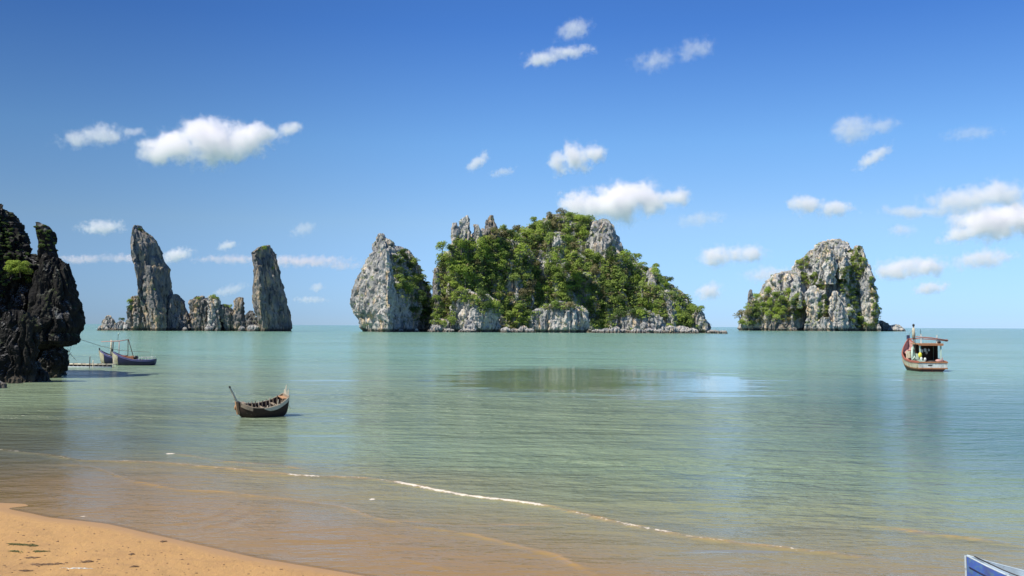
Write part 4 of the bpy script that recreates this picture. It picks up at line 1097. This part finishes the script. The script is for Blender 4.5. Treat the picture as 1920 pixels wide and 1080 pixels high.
def hull_shape(st):
    """st: list of stations (x, half beam, keel z, sheer z, fullness)"""
    A = np.array(st, float)
    def f(x): return [np.interp(x, A[:, 0], A[:, i]) for i in range(1, 5)]
    return f, A[0, 0], A[-1, 0]
def smooth_stations(st, n):
    A = np.array(st, float); xs = np.linspace(A[0, 0], A[-1, 0], n); out = [xs]
    for i in range(1, A.shape[1]):
        # smooth monotone-ish interpolation by averaging a fine linear one
        fine = np.linspace(A[0, 0], A[-1, 0], 400); y = np.interp(fine, A[:, 0], A[:, i])
        k = 41; pad = np.concatenate([2 * y[0] - y[1:k // 2 + 1][::-1], y, 2 * y[-1] - y[-k // 2:-1][::-1]])
        ys = np.convolve(pad, np.ones(k) / k, 'valid')[:400]
        out.append(np.interp(xs, fine, ys))
    return np.stack(out, 1)
def hull_parts(st, thing, m_hull, m_in, m_rail, n=36, nv=9, thick=0.05, rail=0.05, floor=0.35, band=None, transom=True, m_transom=None, names=('hull', 'inner_planking', 'gunwale')):
    S = smooth_stations(st, n)
    def ring(x, b, zk, zs, fu, inset=0.0, v0=0.0, v1=1.0):
        pts = []
        for v in np.linspace(v0, v1, nv):
            y = max(b - inset, 0.005) * (math.sin(v * math.pi / 2) ** (1.0 / fu) if v > 0 else 0.0)
            z = zk + inset + (zs - zk - inset) * v ** 1.25
            pts.append((y, z))
        return pts
    def shell(v0, v1, inset, off=0.0):
        mb = MB()
        for sgn in (1, -1):
            V = []
            for (x, b, zk, zs, fu) in S:
                for y, z in ring(x, b + off, zk, zs, fu, inset, v0, v1): V.append((x, sgn * y, z))
            Fq = [(i * nv + j, i * nv + j + 1, (i + 1) * nv + j + 1, (i + 1) * nv + j) for i in range(n - 1) for j in range(nv - 1)]
            mb.add(V, Fq)
        return mb
    hb = shell(0, 1, 0.0)
    h = hb.build(names[0], m_hull, thing, True)
    ib = shell(floor, 1, thick)
    # floor boards
    V = []; w_ = []
    for (x, b, zk, zs, fu) in S:
        y, z = ring(x, b, zk, zs, fu, thick, floor, 1)[0]
        w_.append((x, y, z))
    V = [(x, -y, z) for x, y, z in w_] + [(x, y, z) for x, y, z in w_]
    ib.add(V, [(i, i + 1, n + i + 1, n + i) for i in range(n - 1)])
    ib.build(names[1], m_in, thing, False)
    rb = MB()
    for sgn in (1, -1):
        rb.tube([(x, sgn * (b - thick / 2), zs + rail * 0.3) for (x, b, zk, zs, fu) in S], rail, 6)
    rb.build(names[2], m_rail, thing, True)
    if transom:
        x, b, zk, zs, fu = S[0]
        r_ = ring(x, b, zk, zs, fu)
        V = [(x, y, z) for y, z in r_] + [(x, -y, z) for y, z in r_[::-1]]
        V2 = [(x + 0.06, p[1], p[2]) for p in V]
        k = len(V)
        MB().add(V + V2, [tuple(range(k)), tuple(range(2 * k - 1, k - 1, -1))] + [(i, (i + 1) % k, k + (i + 1) % k, k + i) for i in range(k)]).build('transom', m_transom or m_hull, thing)
    return S
def sheer_at(S, x): return [float(np.interp(x, S[:, 0], S[:, i])) for i in range(1, 5)]

# ---- derelict wooden dinghy, bow post to the left ---------------------------
c = on_sea(490, 781)
a = on_sea(452, 782); b = on_sea(535, 765)
dg = empty('wooden_dinghy', (c.x, c.y, 0.0), math.radians(180 + 34))
dg.rotation_euler.x = math.radians(-7); dg.scale = (0.93, 1.05, 1.18)
tag(dg, 'old weathered wooden dinghy with bare ribs and a crooked bow post, near the beach', 'dinghy')
st = [(-1.75, 0.52, 0.05, 1.18, 1.5), (-1.5, 0.66, -0.10, 1.02, 1.6), (-0.9, 0.80, -0.20, 0.76, 1.7), (0, 0.84, -0.22, 0.60, 1.7), (0.8, 0.74, -0.18, 0.62, 1.6), (1.35, 0.46, -0.05, 0.74, 1.3), (1.72, 0.12, 0.25, 0.88, 1.0)]
S = hull_parts(st, dg, W_dark, W_dark, W_old, thick=0.035, rail=0.032, floor=0.4, m_transom=W_old)
# bleached strake along the near side and the stern quarter
for sgn, x0, x1, mt in ((-1, -1.70, 0.15, W_pale), (1, -1.70, 0.15, W_pale), (1, 0.9, 1.6, W_old)):
    mb = MB(); xs = np.linspace(x0, x1, 14)
    V = []
    for x in xs:
        bb, zk, zs, fu = sheer_at(S, x)
        hgt = 0.22 * min(1.0, (x1 - x) / 0.6 + 0.15) if mt is W_pale else 0.2
        V += [(x, sgn * (bb + 0.012), zs + 0.01), (x, sgn * (bb * 0.985 + 0.014), zs - hgt), (x, sgn * (bb + 0.035), zs + 0.01), (x, sgn * (bb * 0.985 + 0.036), zs - hgt)]
    Fq = []
    for i in range(len(xs) - 1):
        o_ = 4 * i
        Fq += [(o_ + 2, o_ + 3, o_ + 7, o_ + 6), (o_ + 0, o_ + 4, o_ + 5, o_ + 1), (o_, o_ + 2, o_ + 6, o_ + 4), (o_ + 1, o_ + 5, o_ + 7, o_ + 3)]
    mb.add(V, Fq).build('strake', mt, dg)
rr = random.Random(3)
for i, x in enumerate(np.linspace(-1.35, 1.2, 11)):
    for sgn in (1, -1):
        bb, zk, zs, fu = sheer_at(S, x)
        up = 0.04 + 0.13 * rr.random() + (0.22 if (i == 2 and sgn == 1) else 0)
        MB().bar((x, sgn * (bb - 0.07) * 0.9, zs - 0.42), (x + rr.uniform(-.02, .02), sgn * (bb - 0.05), zs + up), 0.05, 0.045).build('rib', W_pale if (i in (2, 5)) else W_old, dg)
for x, w in ((-0.95, 0.2), (-0.1, 0.16), (0.75, 0.18)):
    bb, zk, zs, fu = sheer_at(S, x)
    MB().box((x, 0, zs - 0.16), (w, 2 * bb - 0.12, 0.04)).build('thwart', W_old, dg)
MB().bar((1.66, 0, 0.20), (1.84, 0, 0.90), 0.24, 0.16).build('stem', W_orange, dg)
MB().tube([(1.70, 0.02, 0.72), (1.98, 0.05, 1.10), (2.16, 0.03, 1.40), (2.36, 0.06, 1.68)], [0.085, 0.075, 0.07, 0.055], 7).build('bow_post', W_pale, dg)
MB().box((2.38, 0.06, 1.72), (0.10, 0.09, 0.10), ry=0.5).build('bow_post_cap', P_black, dg)
MB().box((1.42, 0, 0.80), (0.42, 0.56, 0.05)).build('foredeck', W_old, dg)
# broken stern boards standing up
for (y, h, w, lean_) in ((-0.34, 0.34, 0.17, 0.02), (-0.10, 0.62, 0.16, -0.05), (0.12, 0.30, 0.13, 0.03), (0.33, 0.46, 0.12, 0.10)):
    MB().box((-1.74, y, 1.10 + h / 2), (0.045, w, h), rx=lean_, taper=0.45).build('stern_board', W_pale, dg)
MB().box((-1.52, 0, 1.03), (0.40, 0.9, 0.04)).build('stern_deck', W_orange, dg)
MB().ball((1.84, -0.07, 0.55), 0.13, (0.8, 0.6, 1.1)).build('rope_coil', W_orange, dg, True)
MB().tube([(-1.75, -0.35, 1.1), (-2.2, -0.9, 0.55), (-2.9, -1.7, 0.02)], 0.010, 5).build('stern_rope', T_rope, dg)

# ---- the fishing boat on the right ------------------------------------------
c = on_sea(1742, 697)
fb = empty('fishing_boat', (c.x + 0.7, c.y + 4.2, 0.0), math.radians(90 - 3))
fb.scale = (1.0, 1.10, 1.38)
tag(fb, 'small wooden fishing boat with an orange-roofed wheelhouse, moored at the right', 'fishing boat')
sc_ = 1.0
st = [(-4.3, 1.75, -0.15, 0.98, 3.0), (-3.4, 1.98, -0.35, 0.98, 3.0), (-2, 2.10, -0.5, 1.02, 2.8), (0, 2.10, -0.55, 1.20, 2.4), (2, 1.80, -0.5, 1.65, 2.0), (3.4, 1.20, -0.3, 2.25, 1.5), (4.4, 0.50, 0.3, 2.85, 1.1), (4.8, 0.10, 0.9, 3.15, 1.0)]
S = hull_parts(st, fb, P_brown, P_pink, P_red, n=44, thick=0.09, rail=0.07, floor=0.72, m_transom=P_brown)
def band_(x0, x1, zt, zb, off, mt, name, sides=(1, -1), n=30):
    for sgn in sides:
        V = []; xs = np.linspace(x0, x1, n)
        for x in xs:
            bb, zk, zs, fu = sheer_at(S, x)
            for dz in (zt, zb):
                v = ((zs + dz - zk) / (zs - zk)) ** (1 / 1.25)
                y = bb * math.sin(min(v, 1) * math.pi / 2) ** (1 / fu)
                V += [(x, sgn * (y + off), zs + dz), (x, sgn * (y - 0.01), zs + dz)]
        Fq = []
        for i in range(n - 1):
            o_ = 4 * i
            Fq += [(o_, o_ + 2, o_ + 6, o_ + 4), (o_, o_ + 4, o_ + 5, o_ + 1), (o_ + 2, o_ + 3, o_ + 7, o_ + 6)]
        MB().add(V, Fq).build(name, mt, fb)
band_(-4.3, 4.6, -0.10, -0.62, 0.03, P_cream, 'topside_band')
band_(-4.3, 4.6, -0.02, -0.13, 0.07, P_red, 'rub_rail')
band_(-4.3, 4.5, -0.62, -0.74, 0.05, P_rust, 'rub_rail')
MB().box((-4.36, 0, 0.62), (0.05, 3.50, 0.46)).build('transom_panel', P_white, fb)
MB().box((-4.38, 0, 0.93), (0.14, 3.64, 0.15)).build('transom_rail', P_rust, fb)
MB().box((-4.38, 0, 0.33), (0.12, 3.56, 0.13)).build('transom_rail', P_rust, fb)
MB().box((-4.395, 0.35, 0.64), (0.02, 0.52, 0.10)).build('name_smudge', P_black, fb)
MB().box((-4.40, 0.1, 0.02), (0.09, 0.06, 0.55)).build('rudder', P_brown, fb)
# decks
mb = MB()
for i in range(9): mb_ = MB().box((-3.95 + i * 0.36, 0, 0.80), (0.34, 3.55, 0.05)).build('deck_board', W_orange if i < 2 else W_old, fb)
MB().box((2.9, 0, 1.72), (2.3, 2.2, 0.06), ry=-0.26).build('foredeck', P_pink, fb)
MB().bar((4.62, 0, 0.9), (5.02, 0, 3.55), 0.22, 0.2).build('bow_post', P_cloth, fb)
MB().box((4.98, 0, 3.35), (0.32, 0.34, 0.42), ry=0.15).build('bow_cloth', P_cloth, fb)
# wheelhouse
hx0, hx1, hy0, hy1, hz = -2.55, 0.0, -1.62, 0.95, 0.84
for (x, y) in ((hx0, hy0), (hx0, hy1), (hx1, hy0), (hx1, hy1)):
    MB().box((x, y, hz + 0.92), (0.16, 0.16, 1.84)).build('house_post', P_teal, fb)
MB().box((hx1 + 0.02, (hy0 + hy1) / 2, hz + 0.92), (0.06, hy1 - hy0 - 0.16, 1.84)).build('house_wall', W_dark, fb)
MB().box(((hx0 + hx1) / 2 + 0.5, hy0 + 0.02, hz + 0.92), (1.4, 0.05, 1.84)).build('house_wall', W_dark, fb)
for sgn in (0,):
    MB().box(((hx0 + hx1) / 2 + 0.3, hy1 - 0.02, hz + 0.45), (1.7, 0.05, 0.9)).build('house_wall', P_teal, fb)
MB().box(((hx0 + hx1) / 2, (hy0 + hy1) / 2, hz + 1.90), (hx1 - hx0 + 0.55, hy1 - hy0 + 0.45, 0.12)).build('house_roof', W_orange, fb)
MB().box((hx0 - 0.24, (hy0 + hy1) / 2, hz + 1.84), (0.10, hy1 - hy0 + 0.5, 0.22)).build('roof_edge', P_rust, fb)
MB().box((-0.25, -0.3, hz + 0.5), (0.5, 1.3, 1.0)).build('engine_box', W_dark, fb)
MB().box((hx0 + 0.5, 0.55, hz + 0.22), (0.7, 0.6, 0.36)).build('locker', P_black, fb)
# tackle on the roof: two posts with a long red pole across them
for (y, h) in ((hy1 - 0.25, 0.95), (hy0 + 0.35, 0.85), ):
    MB().box((hx0 + 0.35, y, hz + 1.96 + h / 2), (0.13, 0.13, h)).build('roof_post', P_white, fb)
MB().tube([(hx0 + 0.3, 1.35, hz + 2.62), (hx0 + 0.25, -0.6, hz + 2.50), (hx0 + 0.1, -2.5, hz + 2.28)], [0.05, 0.06, 0.05], 7).build('boom', P_red, fb, True)
MB().tube([(hx0 + 0.75, 1.2, hz + 2.44), (hx0 + 0.7, -0.6, hz + 2.36), (hx0 + 0.6, -2.7, hz + 2.20)], 0.045, 7).build('boom', P_red, fb, True)
MB().ball((hx0 + 0.3, -2.42, hz + 2.26), 0.17, (1, 1.5, .7)).build('net_bundle', P_red, fb, True)
MB().ball((hx0 + 0.4, hy0 + 0.1, hz + 2.08), 0.24, (1, 1.2, .6)).build('net_bundle', P_black, fb, True)
MB().tube([(hx0 + 0.5, 0.7, hz + 1.9), (hx0 + 0.5, 0.72, hz + 3.4)], 0.03, 6).build('aerial', P_black, fb)
# mast with its pale barrel by the port side
MB().tube([(1.0, 0.55, 1.2), (1.0, 0.58, 4.6)], [0.09, 0.07], 8).build('mast', W_old, fb, True)
MB().tube([(1.0, 0.57, 3.3), (1.0, 0.58, 4.35)], [0.20, 0.17], 10).build('mast_barrel', P_cream, fb, True)
MB().ball((1.0, 0.58, 4.62), 0.16).build('mast_lamp', P_black, fb, True)
MB().tube([(0.95, 0.0, 3.25), (0.95, 1.2, 3.20)], 0.06, 7).build('crosstree', P_red, fb)
MB().tube([(-1.9, 1.30, 0.9), (-1.85, 1.33, 3.9)], 0.035, 6).build('stay', W_dark, fb)
MB().tube([(1.0, 0.58, 4.3), (4.9, 0.0, 3.5)], 0.02, 5).build('stay', T_rope, fb)
MB().tube([(-1.0, 1.15, 1.0), (-0.95, 1.2, 1.9), (-1.2, 1.5, 2.3), (-1.5, 1.6, 1.8), (-1.6, 1.65, 1.0)], 0.11, 8).build('winch_frame', P_teal, fb, True)
MB().tube([(-2.2, 1.2, 1.0), (-2.15, 1.5, 1.45), (-2.0, 1.75, 1.1)], 0.12, 8).build('hose_coil', P_teal, fb, True)
for (x, y, z, r, m_, nm) in ((-2.75, 1.02, 1.62, 0.24, P_yellow, 'yellow_float'), (-2.9, 0.92, 1.25, 0.16, P_white, 'white_float'), (-2.85, 0.45, 1.18, 0.17, P_white, 'white_float'),
                             (-1.7, 0.45, 2.02, 0.17, P_white, 'white_float'), (-1.7, 0.05, 2.12, 0.17, P_white, 'white_float'), (-1.6, -0.15, 1.85, 0.15, P_cream, 'white_float'), (-1.6, -0.45, 2.12, 0.12, P_white, 'white_float')):
    MB().ball((x, y, z), r, (1, 1, 1.15)).build(nm, m_, fb, True)
MB().ball((-3.1, -1.15, 1.05), 0.34, (1.2, 1.3, 0.55)).build('net_pile', P_pink, fb, True)
MB().ball((-2.9, -0.4, 0.96), 0.34, (1.6, 1.8, 0.45)).build('net_pile', P_black, fb, True)
MB().box((-3.3, 1.1, 0.95), (0.7, 0.8, 0.26)).build('fish_crate', P_teal, fb)
MB().box((-2.5, -1.75, 1.2), (0.25, 0.16, 0.35)).build('bucket', P_pink, fb)
MB().box((0.8, 0.9, 1.6), (0.9, 1.1, 0.7), rz=0.2).build('hatch', P_cream, fb)
MB().box((2.1, 0.5, 1.85), (0.7, 0.9, 0.35), rz=-0.3).build('hatch', P_red, fb)

# ---- the two navy boats moored by the cliff -----------------------------------
def navy_boat(px, py, rz, label, back=0.0, L=1.0, extras=()):
    c = on_sea(px, py)
    e = empty('moored_boat', (c.x, c.y + back, 0), rz)
    tag(e, label, 'boat', 'navy boats moored by the cliff')
    st = [(-2.9 * L, 0.62, 0.10, 0.92, 1.8), (-2.4 * L, 0.80, -0.15, 0.78, 2.0), (-1.2 * L, 0.98, -0.25, 0.74, 2.0), (0, 1.02, -0.28, 0.86, 2.0), (1.2 * L, 0.90, -0.25, 1.18, 1.8), (2.2 * L, 0.56, -0.05, 1.60, 1.4), (2.8 * L, 0.16, 0.4, 1.95, 1.1)]
    S_ = hull_parts(st, e, P_navy, W_old, P_purple, n=34, thick=0.06, rail=0.05, floor=0.55, m_transom=P_navy)
    for sgn in (1, -1):
        V = []; xs = np.linspace(-2.85 * L, 2.7 * L, 24)
        for x in xs:
            bb, zk, zs, fu = sheer_at(S_, x)
            v = ((zs - 0.24 - zk) / (zs - zk)) ** 0.8
            y2 = bb * math.sin(v * math.pi / 2) ** (1 / fu)
            V += [(x, sgn * (bb + 0.025), zs - 0.05), (x, sgn * (y2 + 0.03), zs - 0.20)]
        MB().add(V, [(2 * i, 2 * i + 1, 2 * i + 3, 2 * i + 2) for i in range(23)]).build('side_stripe', P_purple, e)
    for sgn in (1, -1):
        V = []
        for x in np.linspace(2.05, 2.80, 8):
            bb, zk, zs, fu = sheer_at(S_, x * L)
            for v in (0.12, 0.45, 0.75, 0.93):
                V.append((x * L, sgn * (bb * math.sin(v * math.pi / 2) ** (1 / fu) + 0.03), zk + (zs - zk) * v ** 1.25))
        MB().add(V, [(4 * i + j, 4 * i + j + 1, 4 * i + j + 5, 4 * i + j + 4) for i in range(7) for j in range(3)]).build('bow_band', P_cream, e)
    MB().bar((2.45 * L, 0, -0.2), (2.95 * L, 0, 1.95), 0.20, 0.24).build('bow_stem', P_cream, e)
    MB().bar((2.88 * L, 0, 1.85), (2.98 * L, 0, 2.35), 0.14, 0.16).build('stem_head', P_black, e)
    MB().box((1.7 * L, 0, 1.25), (1.2, 1.2, 0.05), ry=-0.2).build('foredeck', W_old, e)
    return e, S_
nb1, S1 = navy_boat(205, 683, math.radians(184), 'left navy blue boat moored by the cliff, half hidden behind its neighbour', back=3.2, L=0.95)
MB().tube([(1.0, 0.2, 0.9), (1.0, 0.2, 3.6)], [0.14, 0.12], 8).build('mast', P_cream, nb1, True)
MB().tube([(0.75, 0.25, 0.9), (0.70, 0.25, 3.4)], 0.06, 7).build('post', W_dark, nb1, True)
nb2, S2 = navy_boat(250, 685, math.radians(186), 'right navy blue boat moored by the cliff, with orange engine cover and white stern rail', back=0.2, L=1.05)
MB().box((0.55, 0, 1.10), (1.5, 0.95, 0.45)).build('engine_cover', P_rust, nb2)
MB().box((0.10, -0.35, 1.18), (0.9, 0.3, 0.34)).build('engine_cover_panel', paint('orange_panel_paint', (0.75, 0.30, 0.14), (0.5, 0.2, 0.1), 0.2), nb2)
MB().tube([(-0.25, -0.5, 1.15), (-0.25, 0.5, 1.15)], 0.24, 10).build('drum', P_black, nb2, True)
MB().box((1.5, 0, 1.30), (0.9, 1.0, 0.28)).build('hatch', P_red, nb2)
for a_, b_ in (((-2.75, -0.55, 1.2), (-0.9, -0.75, 1.15)), ((-2.75, 0.55, 1.2), (-0.9, 0.75, 1.15)), ((-2.8, -0.55, 1.2), (-2.8, 0.55, 1.2)), ((-0.9, -0.75, 1.15), (-0.9, 0.75, 1.15))):
    MB().bar(a_, b_, 0.07, 0.09).build('stern_rail', P_white, nb2)
for x_, y_ in ((-2.75, -0.55), (-0.9, -0.75), (-2.75, 0.55), (-0.9, 0.75), (-1.8, -0.66), (-1.8, 0.66)):
    MB().bar((x_, y_, 0.75), (x_, y_, 1.2), 0.06).build('rail_post', P_white, nb2)
MB().tube([(-2.5, 0.1, 0.9), (-2.6, 0.1, 2.5)], 0.025, 6).build('flag_pole', P_teal, nb2)
MB().tube([(0.95, -0.3, 0.9), (0.90, -0.05, 3.8)], 0.05, 7).build('frame_leg', W_dark, nb2, True)
MB().tube([(0.05, -0.1, 1.0), (0.85, -0.05, 3.75)], 0.05, 7).build('frame_leg', W_dark, nb2, True)
MB().tube([(2.1, 0.1, 1.2), (2.1, 0.1, 3.5)], 0.05, 7).build('frame_leg', P_pink, nb2, True)
MB().tube([(4.6, 0.2, 3.42), (2.1, 0.1, 3.52), (0.8, -0.05, 3.75)], [0.05, 0.07, 0.05], 7).build('boom', P_pink, nb2, True)
MB().tube([(2.3, 0.1, 3.5), (2.25, 0.1, 4.7)], 0.03, 6).build('aerial', W_dark, nb2)
MB().ball((2.2, 0.1, 4.6), 0.12).build('aerial_ball', P_teal, nb2, True)

# ---- floating jetty from the cliff foot to the boats --------------------------
j0 = on_sea(122, 688); j1 = on_sea(214, 689)
ang = math.atan2(j1.y - j0.y, j1.x - j0.x); JL = (j1 - j0).length
jt = empty('floating_jetty', (j0.x, j0.y, 0), ang)
tag(jt, 'narrow floating bamboo jetty between the cliff foot and the moored boats', 'jetty')
for k, y in enumerate((-0.42, -0.14, 0.14, 0.42)):
    MB().tube([(0, y, 0.42), (JL * .5, y + 0.03, 0.40), (JL, y, 0.42)], 0.065, 7).build('bamboo_pole', W_pale, jt, True)
MB().tube([(0, -0.75, 0.03), (JL, -0.7, 0.03)], 0.10, 7).build('waterline_pole', P_pblue, jt, True)
for i in range(int(JL / 0.62)):
    MB().tube([(0.3 + i * 0.62, -0.5, 0.14), (0.3 + i * 0.62, 0.5, 0.14)], 0.19, 9).build('float_drum', P_black, jt, True)
for i in range(int(JL / 1.2)):
    MB().bar((0.3 + i * 1.2, -0.6, 0.52), (0.3 + i * 1.2, 0.6, 0.52), 0.08, 0.06).build('cross_piece', W_old, jt)
for (px, hgt) in ((170, 1.6), (176, 1.1), (214, 1.3)):
    p = on_sea(px, 690) 
    o = MB().tube([(0, 0, -1.0), (0.05, 0, hgt)], 0.05, 6).build('mooring_stake', W_pale if px != 170 else W_dark, None, True, loc=Vector((p.x, p.y - 0.4, 0)))
    tag(o, {170: 'dark mooring stake at the bow of the left navy boat', 176: 'pale stake beside the dark one at the left navy boat', 214: 'pale stake at the bow of the right navy boat'}[px], 'stake', 'stakes beside the jetty')
# thin mooring line from the cliff over the boats
p0 = at(152, 637, 118); p1 = at(280, 660, 143)
mid = (p0 + p1) / 2 - Vector((0, 0, 0.5))
o = MB().tube([p0, p0 * .5 + mid * .5 - Vector((0, 0, .1)), mid, p1 * .5 + mid * .5 - Vector((0, 0, .05)), p1], 0.03, 5).build('mooring_line', T_rope)
tag(o, 'thin mooring line running from the cliff to the stern of the right navy boat', 'rope')
# a leafless twig on the foot rock
tw = MB(); p = at(128, 668, 108)
for a_, b_ in (((0, 0, -0.5), (0.1, 0, 0.5)), ((0.05, 0, 0.1), (0.35, 0, 0.45)), ((0.1, 0, 0.5), (-0.1, 0, 0.9)), ((0.1, 0, 0.5), (0.3, 0, 1.1)), ((0.2, 0, 0.3), (0.9, 0.1, -0.5))):
    tw.tube([a_, b_], [0.035, 0.02], 5)
o = tw.build('dead_branch', W_pale, None, True, loc=p)
tag(o, 'pale dead branch on the rock where the jetty begins', 'branch')

# ---- the blue boat whose bow enters at the bottom right ------------------------
bw = on_sea(1813, 1045, 1.15)
yaw = math.radians(180 - 33)
bb_ = empty('blue_boat', (bw.x - math.cos(yaw) * 2.6, bw.y - math.sin(yaw) * 2.6, 0), yaw)
tag(bb_, 'bow of a bright blue wooden boat entering the bottom right corner', 'boat')
st = [(-2.6, 0.55, -0.05, 0.70, 2.0), (-1.6, 0.74, -0.15, 0.62, 2.2), (0, 0.80, -0.18, 0.66, 2.2), (1.2, 0.62, -0.15, 0.82, 1.8), (2.1, 0.28, -0.05, 1.03, 1.4), (2.6, 0.035, 0.0, 1.18, 1.0)]
S = hull_parts(st, bb_, P_blue, P_pblue, P_pblue, n=40, thick=0.035, rail=0.019, floor=0.45, m_transom=P_blue)
for sgn in (1, -1):
    for dz, m_, w in ((-0.20, P_blue, 0.010),):
        MB().tube([(x, sgn * (float(np.interp(x, S[:, 0], S[:, 1])) * (0.985 if dz > -.3 else .93) + 0.012), float(np.interp(x, S[:, 0], S[:, 3])) + dz) for x in np.linspace(-2.5, 2.55, 24)], w, 5).build('plank_seam', P_navy, bb_, True)
MB().bar((2.60, 0, -0.1), (2.63, 0, 1.18), 0.035, 0.05).build('stem', P_pblue, bb_)
for x in (1.5, 0.6, -0.4, -1.4):
    w_, zk, zs, fu = sheer_at(S, x)
    MB().box((x, 0, zs - 0.10), (0.22, 2 * w_ - 0.08, 0.035)).build('thwart', P_pblue, bb_)
MB().box((2.05, 0, 0.97), (0.50, 0.34, 0.02), ry=-0.30).build('foredeck', P_pblue, bb_)
MB().tube([(2.45, 0.05, 1.20), (1.9, 0.25, 1.04), (1.2, 0.52, 0.90), (0.3, 0.70, 0.74)], 0.013, 5).build('bow_rope', P_black, bb_, True)

# ---- flotsam on the sand --------------------------------------------------------
def weed(name, px, py, w, d, label, n, mat, cat, size=0.03, hgt=0.035):
    p = on_sea(px, py, 0.12)
    z = float(ground_z(np.array([p.x]), np.array([p.y]))[0])
    p = on_sea(px, py, z); z = float(ground_z(np.array([p.x]), np.array([p.y]))[0])
    rgx = np.random.default_rng(int(px * 7 + py))
    mb = MB()
    O_ = rgx.normal(size=(n, 2)) * np.array([w / 2.2, d / 2.2])
    GZ = ground_z(p.x + O_[:, 0], p.y + O_[:, 1]) - z
    for i in range(n):
        x, y = O_[i]
        a = rgx.normal() * 0.7; l = size * rgx.uniform(1, 4)
        zz = float(GZ[i])
        mb.tube([(x - l * math.cos(a), y - l * math.sin(a), zz + 0.005), (x, y, zz + hgt * rgx.uniform(.3, 1)), (x + l * math.cos(a), y + l * math.sin(a), zz + 0.006)], size * rgx.uniform(.15, .35), 4)
    return tag(mb.build(name, mat, None, loc=Vector((p.x, p.y, z))), label, cat)
SW = paint('dried_seaweed', (0.10, 0.11, 0.035), (0.16, 0.11, 0.05), 0.4, 0.9)
DW = wood('driftwood', (0.14, 0.09, 0.05), (0.26, 0.17, 0.10))
weed('seaweed', 42, 1023, 0.42, 0.14, 'largest clump of dark green seaweed on the sand at the left', 90, SW, 'seaweed')
weed('seaweed', 75, 1035, 0.16, 0.06, 'small seaweed clump below and right of the largest one', 30, SW, 'seaweed')
weed('seaweed', 28, 1034, 0.14, 0.06, 'small seaweed clump below the largest one', 22, SW, 'seaweed')
weed('driftwood', 90, 1059, 0.42, 0.08, 'long line of dark twigs on the sand below the seaweed', 46, DW, 'driftwood')
weed('driftwood', 62, 1046, 0.16, 0.06, 'short bundle of twigs just below the small seaweed clump', 20, DW, 'driftwood')
weed('driftwood', 163, 1054, 0.12, 0.05, 'dark knot of twigs right of the long line of twigs', 20, DW, 'driftwood')
weed('driftwood', 246, 1040, 0.06, 0.04, 'small dark speck of driftwood in the middle of the sand', 8, DW, 'driftwood')
weed('driftwood', 252, 1063, 0.06, 0.04, 'dark crumb of driftwood near the bottom edge of the sand', 8, DW, 'driftwood')
weed('driftwood', 46, 1072, 0.10, 0.05, 'brown twigs in the corner of the beach', 14, DW, 'driftwood')
weed('driftwood', 306, 1015, 0.05, 0.04, 'dark crumb of driftwood near the water edge', 8, DW, 'driftwood')
weed('shell_litter', 145, 1068, 0.34, 0.06, 'pale broken shells strewn by the bottom edge of the beach', 30, P_white, 'shells', 0.02, 0.02)
# scattered specks over the whole beach
rgx = np.random.default_rng(5); mb = MB()
LP = [on_sea(rgx.uniform(-100, 700), rgx.uniform(965, 1120), 0.12) for i in range(900)]
LX, LY = np.array([p.x for p in LP]), np.array([p.y for p in LP])
LZ, LD = ground_z(LX, LY), shore_dist(LX, LY)
for x_, y_, zz, d_ in zip(LX, LY, LZ, LD):
    if d_ > -0.5: continue
    r = 0.006 + 0.016 * rgx.random() ** 3
    mb.ball((x_, y_, zz + r * .3), r, (rgx.uniform(1, 2.5), 1, .7), 3, 5)
tag(mb.build('beach_litter', DW), 'tiny dark specks of litter and twigs over the sand', kind='stuff')
